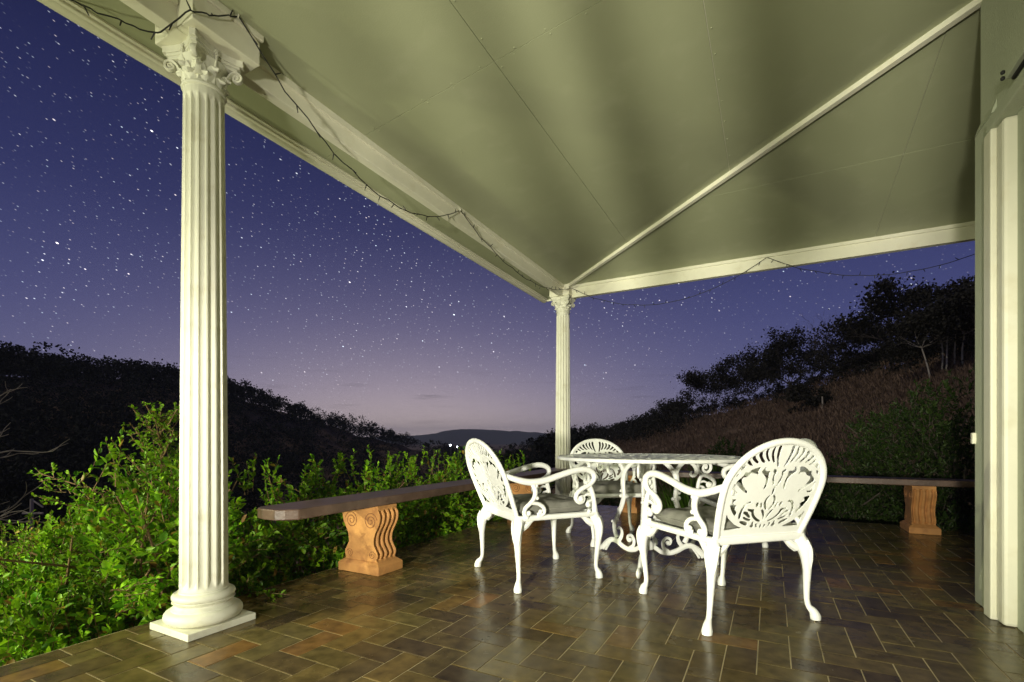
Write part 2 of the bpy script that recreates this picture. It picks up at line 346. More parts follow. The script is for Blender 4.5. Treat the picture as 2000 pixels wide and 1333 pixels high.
def make_terrain():
    ths = np.concatenate([np.linspace(-PI, -1.0, 30)[:-1], np.linspace(-1.0, 1.0, 240), np.linspace(1.0, PI, 30)[1:-1]])
    rs = np.concatenate([[0.5], np.geomspace(3.0, 420, 110), np.geomspace(450, 4300, 14)])
    T, R = np.meshgrid(ths, rs, indexing='ij')
    Z = terr(T, R)
    X = CAM[0]+RGT[0]*np.sin(T)*R+FWD[0]*np.cos(T)*R; Y = CAM[1]+RGT[1]*np.sin(T)*R+FWD[1]*np.cos(T)*R
    for i in range(Z.shape[0]):
        for j in range(Z.shape[1]):
            if 9 < R[i, j] < 420: Z[i, j] += 0.012*R[i, j]*fbm(X[i, j], Y[i, j], 2.5/ (8+R[i, j]*0.3))*min(1, (R[i, j]-9)/8)
    n, m = T.shape; V = np.stack([X, Y, Z], -1).reshape(-1, 3)
    i, j = np.meshgrid(np.arange(n), np.arange(m-1), indexing='ij'); i2 = (i+1) % n
    F = np.stack([i*m+j, i*m+j+1, i2*m+j+1, i2*m+j], -1).reshape(-1, 4)
    me = np_mesh('ground', V, F); me.polygons.foreach_set('use_smooth', [True]*len(me.polygons))
    tag(link('ground', me, 'ground'), kind='structure')
make_terrain()
def far_hills():
    pts = [(600, 856), (760, 853), (830, 850), (846, 847), (870, 842), (900, 838.5), (930, 838.5), (960, 840), (990, 842), (1030, 843.5), (1060, 846), (1110, 851), (1250, 855), (1500, 857)]
    D = 2600.0; px = np.linspace(600, 1500, 160); py = np.interp(px, [p[0] for p in pts], [p[1] for p in pts])
    V = []; nr = 9
    for x, y in zip(px, py):
        th = th_px(x); top = 0.84+(HY-y)/FPX*math.cos(th)*D+4*mnoise.fractal(Vector((x*0.05, 0, 0)), 1, 2, 4)
        for k in range(nr):
            f = k/(nr-1); r = D*(0.66+0.34*f) if k < nr-1 else D; z = -120+(top+120)*(f**1.4)
            p = CAM+(RGT*math.sin(th)+FWD*math.cos(th))*r; V.append((p[0], p[1], z))
        p = CAM+(RGT*math.sin(th)+FWD*math.cos(th))*D*1.4; V.append((p[0], p[1], -150))
    m = nr+1; F = [(i*m+j, i*m+j+1, (i+1)*m+j+1, (i+1)*m+j) for i in range(len(px)-1) for j in range(m-1)]
    me = np_mesh('far_hills', V, F); me.polygons.foreach_set('use_smooth', [True]*len(me.polygons))
    tag(link('far_hills', me, 'far'), kind='structure')
far_hills()

# ------------------------------------------------------------------ tiled floor
FX0, FX1, FY0, FY1 = -0.245, 6.6, -9.0, 0.38
floor = MB().box(FX0, FX1, FY0, FY1, -0.42, -0.0022).build('veranda_floor', 'grout'); tag(floor, kind='structure')
def tile_geo(cx, cy, lx, ly):
    g, c, zt = 0.0021, 0.0011, 0.0
    x0, x1, y0, y1 = cx-lx/2+g, cx+lx/2-g, cy-ly/2+g, cy+ly/2-g
    v = [(x0, y0, -0.012), (x1, y0, -0.012), (x1, y1, -0.012), (x0, y1, -0.012), (x0, y0, zt-c), (x1, y0, zt-c), (x1, y1, zt-c), (x0, y1, zt-c),
         (x0+c, y0+c, zt), (x1-c, y0+c, zt), (x1-c, y1-c, zt), (x0+c, y1-c, zt)]
    f = [(8, 9, 10, 11)]+[(i, (i+1) % 4, 4+(i+1) % 4, 4+i) for i in range(4)]+[(4+i, 4+(i+1) % 4, 8+(i+1) % 4, 8+i) for i in range(4)]
    return v, f
def make_tiles():
    U = 0.112; tiles = []
    bx, by = FX0+0.006, FY1-0.006
    y = FY0+0.12
    while y < by-0.02: tiles.append((bx+U/2, y, U, 2*U)); y += 2*U
    x = bx+U+U
    while x < FX1-0.2: tiles.append((x, by-U/2, 2*U, U)); x += 2*U
    ox, oy = bx+U, by-U
    for i in range(0, int((FX1-ox)/U)):
        for j in range(-int((oy-FY0)/U), 0):
            m = (i-j) % 4
            if m == 0: tiles.append((ox+(i+1)*U, oy+(j+0.5)*U, 2*U, U))
            elif m == 3 and j+2 <= 0: tiles.append((ox+(i+0.5)*U, oy+(j+1)*U, U, 2*U))
            elif m == 1 and i == 0: tiles.append((ox+0.5*U, oy+(j+0.5)*U, U, U))
            elif m == 3 and j == -1: tiles.append((ox+(i+0.5)*U, oy-0.5*U, U, U))
    vis = []; rest = []
    for t in tiles:
        p = np.array([t[0], t[1], 0])-CAM; Z = p@FWD; X = p@RGT
        if Z > 0.9:
            px, py = 1000+FPX*X/Z, HY+FPX*0.84/Z
            if -40 < px < 2040 and py < 1360:
                if t[0] > 3.3 and t[1] < -2.3: continue
                vis.append((Z, t)); continue
        if t[0] > 3.4 and t[1] < -2.4: continue
        rest.append(t)
    vis.sort(key=lambda a: a[0])
    meshes = {}
    for Z, t in vis[:300]:
        k = (round(t[2], 3), round(t[3], 3))
        if k not in meshes:
            v, f = tile_geo(0, 0, t[2], t[3]); b = MB(); b.add(v, f); meshes[k] = b.mesh('tile')
            meshes[k].materials.append(M['tile'])
        o = bpy.data.objects.new('tile', meshes[k]); COL.objects.link(o); o.parent = floor
        o.location = (t[0], t[1], random.uniform(-0.0006, 0.0006)); o.rotation_euler = (random.gauss(0, 0.0016), random.gauss(0, 0.0016), random.gauss(0, 0.002))
    b = MB()
    for t in rest+[q[1] for q in vis[300:]]:
        v, f = tile_geo(*t); dz = random.uniform(-0.0006, 0.0006); a, c = random.gauss(0, 0.0016), random.gauss(0, 0.0016)
        v = [(p[0], p[1], p[2]+dz+(p[0]-t[0])*a+(p[1]-t[1])*c) for p in v]; b.add(v, f)
    o = b.build('tile_field', 'tile', floor); o['kind'] = 'stuff'
make_tiles()

# ------------------------------------------------------------------ veranda roof
HS = 0.6997
def hipy(x): return -0.05-(x-0.05)*HS
def zl(x, y): return 2.705+0.1254*(x-0.05)
def zr(x, y): return 2.705+0.1792*(-0.05-y)
def clip(poly, side):
    """keep the part where side*(y-hipy(x)) <= 0"""
    o = []
    for i in range(len(poly)):
        a, b = poly[i], poly[(i+1) % len(poly)]
        da, db = side*(a[1]-hipy(a[0])), side*(b[1]-hipy(b[0]))
        if da <= 0: o.append(a)
        if da*db < 0:
            t = da/(da-db); o.append((a[0]+(b[0]-a[0])*t, a[1]+(b[1]-a[1])*t))
    return o
roof = empty('veranda_roof', (0, 0, 2.58)); ro = Matrix.Translation((0, 0, -2.58))
tag(roof, 'pale green painted veranda roof with sheet ceiling, cream beams and hip batten', 'roof')
def rpart(b, name, m, parent=None, smooth=False):
    b.v = [(p[0], p[1], p[2]-2.58) for p in b.v]
    return b.build(name, m, parent or roof, smooth)
EX, EY = -0.305, 0.198
def slab(poly, zf, t0, t1):
    b = MB(); n = len(poly)
    b.add([(p[0], p[1], zf(*p)+t0) for p in poly]+[(p[0], p[1], zf(*p)+t1) for p in poly],
          [tuple(range(n-1, -1, -1)), tuple(range(n, 2*n))]+[(i, (i+1) % n, n+(i+1) % n, n+i) for i in range(n)])
    return b
G = 0.0016
xs = [EX, 0.99, 1.985, 3.2]; ys = [-9.0, -5.79, -3.39, EY]
for i in range(3):
    for j in range(3):
        q = clip([(xs[i]+G, ys[j]+G), (xs[i+1]-G, ys[j]+G), (xs[i+1]-G, ys[j+1]-G), (xs[i]+G, ys[j+1]-G)], 1)
        if len(q) > 2: rpart(slab(q, zl, 0, 0.006), 'ceiling_sheet', 'ceiling')
xs = [EX, 3.12, 5.5, 7.5]; ys = [-2.254, -1.16, EY]
for i in range(3):
    for j in range(2):
        q = clip([(xs[i]+G, ys[j]+G), (xs[i+1]-G, ys[j]+G), (xs[i+1]-G, ys[j+1]-G), (xs[i]+G, ys[j+1]-G)], -1)
        if len(q) > 2: rpart(slab(q, zr, 0, 0.006), 'ceiling_sheet', 'ceiling')
b = slab(clip([(EX, -9), (3.6, -9), (3.6, EY), (EX, EY)], 1), zl, 0.05, 0.08); s2 = slab(clip([(EX, -2.5), (7.5, -2.5), (7.5, EY), (EX, EY)], -1), zr, 0.05, 0.08); b.add(s2.v, s2.f)
rpart(b, 'roof_deck', 'metal')
# battens behind the joints
b = MB()
for x in (0.99, 1.985):
    b.add(*[(lambda q: (q.v, q.f))(slab(clip([(x-0.03, -9), (x+0.03, -9), (x+0.03, EY), (x-0.03, EY)], 1), zl, 0.0075, 0.03))][0])
for y in (-5.79, -3.39):
    q = slab(clip([(EX, y-0.03), (3.2, y-0.03), (3.2, y+0.03), (EX, y+0.03)], 1), zl, 0.0085, 0.031); b.add(q.v, q.f)
q = slab(clip([(EX, -1.19), (7.5, -1.19), (7.5, -1.13), (EX, -1.13)], -1), zr, 0.0075, 0.03); b.add(q.v, q.f)
q = slab(clip([(3.09, -2.25), (3.15, -2.25), (3.15, EY), (3.09, EY)], -1), zr, 0.0085, 0.031); b.add(q.v, q.f)
rpart(b, 'joint_backing', 'trim')
# screw heads along the joints
b = MB()
for x in (0.99, 1.985):
    for y in np.arange(-6.5, hipy(x)-0.1, 0.21):
        for s in (-0.018, 0.018): b.ball((x+s, y+random.uniform(-.02, .02), zl(x, y)), 0.005, 6, (1, 1, 0.5))
for y in (-3.39,):
    for x in np.arange(0.15, 2.4, 0.19):
        for s in (-0.018, 0.018): b.ball((x+random.uniform(-.02, .02), y+s, zl(x, y)), 0.005, 6, (1, 1, 0.5))
for x, y in ((0.5, -4.2), (0.5, -2.4), (1.5, -4.5), (1.5, -2.6), (0.52, -1.6), (1.45, -1.9), (2.4, -3.9), (0.45, -2.9), (1.52, -3.7)): b.ball((x, y, zl(x, y)), 0.006, 6, (1, 1, 0.5))
o = rpart(b, 'screw_heads', 'ceiling'); o['kind'] = 'stuff'
# beams
bevel(rpart(MB().box(-0.01, 0.05, -9, -0.13, 2.58, 2.715), 'eave_beam', 'trim'), 0.004)
bevel(rpart(MB().box(0.13, 7.4, -0.05, 0.01, 2.562, 2.712), 'eave_beam', 'trim'), 0.004)
b = MB().box(0.0505, 0.068, -9, -4.454, 2.672, 2.722); rpart(b, 'cover_strip', 'trim')
b = MB().box(0.0505, 0.068, -4.146, -0.134, 2.672, 2.722); rpart(b, 'cover_strip', 'trim')
b = MB().box(0.134, 7.4, -0.068, -0.0505, 2.678, 2.722); rpart(b, 'cover_strip', 'trim')
bevel(rpart(MB().box(-0.128, 0.165, -4.45, -4.15, 2.583, 2.728), 'column_block', 'trim'), 0.004)
bevel(rpart(MB().box(0.1655, 0.18, -4.47, -4.14, 2.695, 2.735), 'column_block_cap', 'trim'), 0.003)
bevel(rpart(MB().box(-0.128, 0.128, -0.128, 0.128, 2.583, 2.722), 'column_block', 'trim'), 0.004)
# hip batten
h0, h1 = Vector((0.1, hipy(0.1), 0)), Vector((3.24, hipy(3.24), 0)); d = (h1-h0).normalized(); n = Vector((-d.y, d.x, 0))
b = MB(); vv = []
for p in (h0, h1):
    zc = zl(p.x, p.y)
    for s, dz in ((-0.021, -0.034), (0.021, -0.034), (0.021, 0.004), (-0.021, 0.004)): q = p+n*s; vv.append((q.x, q.y, zc+dz))
b.add(vv, [(0, 1, 2, 3), (7, 6, 5, 4), (0, 4, 5, 1), (1, 5, 6, 2), (2, 6, 7, 3), (3, 7, 4, 0)])
bevel(rpart(b, 'hip_batten', 'trim'), 0.003)
# fascia and gutter lip
ze = zl(EX, 0)
bevel(rpart(MB().box(EX-0.022, EX-0.001, -9, EY+0.02, ze-0.022, ze+0.12), 'fascia_board', 'trim'), 0.003)
rpart(MB().box(EX+0.001, EX+0.020, -9, EY-0.002, ze-0.010, ze-0.0005), 'fascia_bead', 'trim')
bevel(rpart(MB().box(EX-0.0, 7.4, EY+0.001, EY+0.022, zr(0, EY)-0.022, zr(0, EY)+0.12), 'fascia_board', 'trim'), 0.003)
b = MB().sweep([(EX-0.06, -9, ze+0.02), (EX-0.06, EY+0.05, ze+0.02)], 0.045, 12, 1); rpart(b, 'gutter', 'trim', None, True)

# ------------------------------------------------------------------ columns
def spiral(c, ax, ay, r0, r1, turns, a0, n=22):
    c = np.array(c, float); ax = np.array(ax, float); ay = np.array(ay, float); o = []
    for i in range(n):
        t = i/(n-1); a = a0+turns*2*PI*t; r = r0+(r1-r0)*t; o.append(c+ax*r*math.cos(a)+ay*r*math.sin(a))
    return o
def abacus(h, z0, z1, dip):
    pts = []
    for k in range(4):
        a = PI/2*k; ca, sa = math.cos(a), math.sin(a)
        for i in range(9):
            t = -0.86+1.72*i/8; x = h-dip*(1-(t/0.86)**2); y = h*t
            pts.append((x*ca-y*sa, x*sa+y*ca))
    return MB().prism(pts, z0, z1)
def acanthus(b, ang, r0, z0, r1, z1, w):
    ca, sa = math.cos(ang), math.sin(ang); rows = []
    prof = []
    for i in range(9):
        t = i/8
        if t < 0.72: s = t/0.72; prof.append((r0+(r1-r0)*0.75*s**2.2, z0+(z1-z0)*s))
        else: s = (t-0.72)/0.28; a = s*2.6; rr = (r1-r0)*0.42; prof.append((r0+(r1-r0)*0.75+rr*math.sin(a)*0.9, z1-rr*0.9*(1-math.cos(a))))
    v = []; f = []; nw = 7
    for i, (r, z) in enumerate(prof):
        t = i/8; ww = w*(0.75+0.4*math.sin(PI*min(t*1.1, 1)))*(1-0.55*max(0, t-0.7)/0.3)
        for k in range(nw):
            s = -1+2*k/(nw-1); rid = 0.003*math.cos(s*PI*1.5)*(1-t*0.3); wob = 1+0.12*math.sin(i*3.1)
            x = r+rid-0.012*s*s; y = s*ww*wob
            v.append((x*ca-y*sa, x*sa+y*ca, z))
    for i in range(8):
        for k in range(nw-1): f.append((i*nw+k, i*nw+k+1, (i+1)*nw+k+1, (i+1)*nw+k))
    n0 = len(v); v += [(p[0]-0.006*ca, p[1]-0.006*sa, p[2]-0.001) for p in v]; f += [tuple(n0+q for q in reversed(g)) for g in f]
    for i in range(8): f.append((i*nw, (i+1)*nw, n0+(i+1)*nw, n0+i*nw)); f.append(((i+1)*nw-1, n0+(i+1)*nw-1, n0+(i+2)*nw-1, (i+2)*nw-1))
    for k in range(nw-1): f.append((8*nw+k, 8*nw+k+1, n0+8*nw+k+1, n0+8*nw+k))
    b.add(v, f)
def make_column():
    c = empty('fluted_column')
    bevel(MB().box(-0.15, 0.15, -0.15, 0.15, 0.0, 0.030).build('plinth', 'column', c), 0.003)
    prof = [(0.128, 0.0302)]
    for i in range(9): a = -PI/2+PI*i/8; prof.append((0.128+0.027*math.cos(a), 0.058+0.027*math.sin(a)))
    prof += [(0.126, 0.086), (0.126, 0.091)]
    for i in range(6): a = PI*i/5; prof.append((0.124-0.013*math.sin(a), 0.093+0.026*i/5))
    prof += [(0.112, 0.121), (0.112, 0.124)]
    for i in range(8): a = -PI/2+PI*i/7; prof.append((0.108+0.017*math.cos(a), 0.141+0.016*math.sin(a)))
    prof += [(0.100, 0.159), (0.100, 0.166), (0.096, 0.168)]
    MB().lathe(prof, 56).build('base', 'column', c, True)
    NF = 16
    def rad(r, z, a):
        k = min(1, max(0, (z-0.185)/0.03))*min(1, max(0, (2.365-z)/0.03))
        ph = (a*NF/(2*PI)) % 1.0; g = max(0.0, 1-((ph-0.5)/0.41)**2)
        return r-0.0135*math.sqrt(g)*math.sqrt(k) if g > 0 else r
    zs = [0.166, 0.18]+list(np.linspace(0.186, 0.215, 5))+list(np.linspace(0.30, 2.30, 15))+list(np.linspace(2.335, 2.364, 5))+[2.372, 2.402]
    MB().lathe([(0.0955-0.0155*((z-0.166)/2.27)**1.4, z) for z in zs], NF*12, rad=rad).build('shaft', 'column', c, True)
    cap = MB().lathe([(0.080, 2.400), (0.087, 2.403), (0.089, 2.409), (0.086, 2.415), (0.079, 2.417), (0.076, 2.43), (0.076, 2.47), (0.082, 2.50), (0.092, 2.520), (0.096, 2.5265)], 40).build('capital', 'column', c, True)
    b = abacus(0.104, 2.527, 2.541, 0.024); q = abacus(0.112, 2.5412, 2.553, 0.027); b.add(q.v, q.f); q = abacus(0.122, 2.5532, 2.5825, 0.032); b.add(q.v, q.f); bevel(b.build('abacus', 'column', cap), 0.002)
    for k in range(8):
        b = MB(); acanthus(b, PI/8+k*PI/4, 0.079, 2.417, 0.100, 2.458, 0.029); b.build('acanthus_leaf', 'column', cap, True)
    for k in range(8):
        b = MB(); acanthus(b, k*PI/4, 0.079, 2.425, 0.106, 2.492, 0.025); b.build('acanthus_leaf', 'column', cap, True)
    for k in range(4):
        a = PI/4+k*PI/2; d = np.array([math.cos(a), math.sin(a), 0]); s = np.array([-d[1], d[0], 0]); up = np.array([0, 0, 1.0])
        b = MB(); base = d*0.082+up*2.44
        path = [base, d*0.088+up*2.475, d*0.104+up*2.507]+spiral(d*0.132+up*2.502, d, up, 0.024, 0.004, -1.6, PI*0.7, 18)
        b.sweep(path, [0.008]*3+list(np.linspace(0.008, 0.005, 18)), 6, 2, squash=(tuple(s), 1.8)); b.ball(d*0.132+up*2.502, 0.008, 8)
        b.build('volute', 'column', cap, True)
        a = k*PI/2; d = np.array([math.cos(a), math.sin(a), 0]); s = np.array([-d[1], d[0], 0])
        b = MB(); p = d*0.096+up*2.558; b.ball(p, 0.008, 8)
        for j in range(6): t = 2*PI*j/6; b.ball(p+s*0.009*math.cos(t)+up*0.009*math.sin(t), 0.005, 6)
        b.sweep([d*0.086+up*2.50, d*0.092+up*2.525, d*0.094+up*2.55], [0.005, 0.005, 0.006], 6, 2)
        b.build('fleuron', 'column', cap, True)
    return c
def copy_tree(o, parent=None):
    c = o.copy(); COL.objects.link(c); c.parent = parent
    for ch in list(o.children): copy_tree(ch, c)
    return c
col0 = make_column(); col0.location = (0.0, -4.31, 0); col0.rotation_euler = (0, 0, 0)
tag(col0, 'cream fluted Corinthian column beside the leafy sapling, with square plinth on the tiles', 'column', 'veranda columns')
col1 = copy_tree(col0); col1.location = (0, 0, 0)
tag(col1, 'cream fluted Corinthian column at the veranda corner where both eave beams meet', 'column', 'veranda columns')

# ------------------------------------------------------------------ house
house = empty('house', (3.2, -2.254, 0)); tag(house, 'pale green rendered house corner with cream door architrave', 'house')
def hp(x0, x1, y0, y1, z0, z1, name, m, bv=0.004, parent=None):
    b = MB().box(x0-3.2, x1-3.2, y0+2.254, y1+2.254, z0, z1); o = b.build(name, m, parent or house)
    if bv: bevel(o, bv)
    return o
hp(3.2, 3.6, -2.47, -2.254, 0.0, 2.40, 'wall_return', 'wall', 0.01)
b = MB(); b.add([(0.0, 0.0, 2.4002), (0.4, 0, 2.4002), (0.4, -0.216, 2.4002), (0, -0.216, 2.4002), (0.02, -0.02, 2.46), (0.4, -0.02, 2.46), (0.4, -0.216, 2.46), (0.02, -0.216, 2.46)],
               [(0, 1, 2, 3), (4, 7, 6, 5), (0, 4, 5, 1), (1, 5, 6, 2), (2, 6, 7, 3), (3, 7, 4, 0)]); b.build('wall_return_cap', 'wall', house)
hp(3.22, 3.6, -9.0, -2.4705, 2.30, 3.3, 'upper_wall', 'wall', 0.0)
hp(3.22, 3.6, -2.47, -2.27, 2.4605, 3.3, 'upper_wall', 'wall', 0.0)
hp(3.172, 3.26, -2.555, -2.4715, 0.0, 2.285, 'architrave', 'trim', 0.006)
hp(3.19, 3.27, -2.64, -2.5555, 0.0, 2.285, 'architrave', 'trim', 0.016)
hp(3.172, 3.26, -9.0, -2.50, 2.286, 2.345, 'door_head', 'wall', 0.006)
hp(3.235, 3.5, -2.72, -2.6405, 0.0, 2.285, 'door_jamb', 'wall', 0.004)
door = hp(3.262, 3.30, -3.62, -2.735, 0.02, 2.27, 'door', 'wall', 0.004)
hp(3.228, 3.262, -2.755, -2.7205, 0.2, 2.26, 'door_bead', 'trim', 0.006)
hp(3.244, 3.2615, -3.60, -2.7555, 0.225, 2.2, 'door_panel', 'trim', 0.008)
b = MB(); b.add([(0.03, -0.466, 0.0), (0.03, -1.366, 0.0), (0.03, -0.466, 0.13), (0.03, -1.366, 0.13), (0.0, -0.45, 0), (0.0, -1.4, 0), (0.062, -0.466, 0.2), (0.062, -1.366, 0.2), (0.062, -0.466, 0), (0.062, -1.366, 0)],
               [(0, 2, 3, 1), (2, 6, 7, 3), (0, 8, 6, 2), (1, 3, 7, 9), (8, 9, 7, 6), (0, 1, 9, 8)]); b.build('door_sill', 'wall', house)
hp(3.20, 3.6, -9.0, -3.63, 0.0, 2.285, 'wall', 'wall', 0.006)
hp(3.30, 3.6, -3.63, -2.65, 0.0, 2.285, 'door_backing', 'wall', 0)
hp(3.60, 7.4, -9.0, -2.27, 0.0, 3.3, 'wall', 'wall', 0)
hp(3.185, 3.245, -2.28, -2.2535, 0.815, 0.872, 'switch_box', 'trim', 0.004)
tr = hp(3.165, 3.219, -4.2, -2.735, 2.395, 2.445, 'door_track', 'wall', 0.004)
for z in (2.407, 2.433):
    b = MB().ball((-0.04, -0.476, z), 0.009, 8); b.build('bolt', 'dark', tr)
b = MB().sweep([(-0.012, -0.50, 2.386), (-0.012, -1.9, 2.386)], 0.009, 8, 1); b.build('track_rod', 'dark', tr)
# ------------------------------------------------------------------ garden chairs
def homog(src, dst):
    A = []
    for (x, y), (u, v) in zip(src, dst):
        A.append([x, y, 1, 0, 0, 0, -u*x, -u*y, -u]); A.append([0, 0, 0, x, y, 1, -v*x, -v*y, -v])
    return np.linalg.svd(np.array(A, float))[2][-1].reshape(3, 3)
HB = homog([(55, 1185), (995, 1115), (205, 545), (1195, 495)], [(-.205, .045), (.205, .045), (-.235, .272), (.235, .272)])
def hb(p): q = HB@np.array([p[0], p[1], 1.0]); return (q[0]/q[2], q[1]/q[2])
HOLES = [
 [(745,105),(770,105),(745,180),(735,260),(732,348),(718,320),(714,250),(722,170)],
 [(690,125),(705,122),(682,190),(685,250),(693,300),(668,270),(658,210),(668,160)],
 [(630,135),(640,138),(618,185),(622,240),(645,290),(612,262),(596,205),(605,160)],
 [(555,178),(570,172),(556,225),(570,262),(595,298),(555,285),(530,235),(526,200)],
 [(480,228),(487,232),(488,262),(527,305),(490,295),(460,262),(454,240)],
 [(410,280),(420,280),(455,338),(425,325),(400,298)],
 [(365,330),(378,330),(370,355),(322,382),(340,350)],
 [(315,408),(318,412),(262,472),(285,430)],
 [(375,405),(395,425),(440,385),(480,365),(540,348),(520,385),(505,400),(515,440),(490,415),(440,410),(400,455),(345,470),(320,510),(335,600),(390,665),(345,645),(300,590),(260,545),(270,520),(340,465)],
 [(605,338),(585,375),(595,400),(645,390),(625,430),(618,500),(595,580),(558,630),(590,540),(600,480),(580,430),(548,400),(570,375)],
 [(680,370),(705,370),(718,400),(690,440),(685,500),(685,572),(668,540),(668,480),(680,430),(695,410),(680,395)],
 [(240,552),(256,556),(235,600),(245,650),(270,675),(188,690),(206,620)],
 [(170,740),(255,755),(215,775),(200,820),(245,830),(215,870),(218,905),(235,935),(210,975),(180,900),(168,820)],
 [(650,685),(620,720),(592,775),(590,830),(605,880),(590,885),(568,840),(570,780),(600,720),(635,690)],
 [(435,780),(370,800),(310,890),(290,950),(270,1020),(252,1010),(262,950),(300,870),(350,795),(400,778)],
 [(370,870),(400,885),(450,880),(440,930),(450,980),(480,1020),(530,1055),(480,1048),(435,1005),(415,950),(420,910),(380,900)],
 [(480,790),(503,785),(500,840),(470,840)],
 [(540,780),(545,850),(525,860),(525,810)],
 [(530,885),(556,885),(570,950),(562,1050),(550,1055),(555,990),(543,920)],
 [(320,910),(370,925),(380,960),(405,1003),(365,985),(345,950),(318,935)],
 [(310,985),(345,1010),(405,1035),(390,1042),(345,1033),(312,1005)],
 [(245,1045),(345,1065),(355,1118),(300,1095)],
 [(435,1055),(425,1090),(432,1140),(380,1130),(405,1100),(415,1065)],
 [(485,1075),(470,1110),(475,1142),(455,1130),(458,1090)],
 [(540,1095),(538,1145),(505,1143),(512,1100)],
 [(112,950),(130,1010),(190,1095),(285,1160),(55,1185)]]
def chaikin(P, it=1):
    for _ in range(it):
        Q = []
        for i in range(len(P)):
            a, b = P[i], P[(i+1) % len(P)]; Q += [(a[0]*.75+b[0]*.25, a[1]*.75+b[1]*.25), (a[0]*.25+b[0]*.75, a[1]*.25+b[1]*.75)]
        P = Q
    return P
def fill2d(loops, th, name):
    cu = bpy.data.curves.new(name, 'CURVE'); cu.dimensions = '2D'; cu.fill_mode = 'BOTH'; cu.extrude = th/2
    for lp in loops:
        s = cu.splines.new('POLY'); s.points.add(len(lp)-1); s.use_cyclic_u = True
        s.points.foreach_set('co', np.array([(p[0], p[1], 0, 1) for p in lp], np.float32).ravel())
    o = bpy.data.objects.new(name, cu); COL.objects.link(o); dg = bpy.context.evaluated_depsgraph_get(); dg.update()
    me = bpy.data.meshes.new_from_object(o.evaluated_get(dg)); bpy.data.objects.remove(o); bpy.data.curves.remove(cu)
    return me
def back_outline(grow=0.0):
    pts = [(-0.226-grow, 0.0)]
    for t in np.linspace(0, 1, 6)[1:-1]: pts.append((-0.226-0.031*math.sin(t*PI/2)-grow, 0.245*t))
    for i in range(25):
        a = PI-PI*i/24; pts.append(((0.257+grow)*math.cos(a), 0.245+(0.212+grow)*math.sin(a)))
    for t in np.linspace(1, 0, 6)[1:-1]: pts.append((0.226+0.031*math.sin(t*PI/2)+grow, 0.245*t))
    pts.append((0.226+grow, 0.0)); return pts
REC = math.radians(21); SEATZ = 0.392
def bk(u, v, w=0.0):
    """back-rest plane -> chair space (w towards the front)"""
    return np.array([u, -0.262-v*math.sin(REC)+w*math.cos(REC), SEATZ+0.008+v*math.cos(REC)+w*math.sin(REC)])
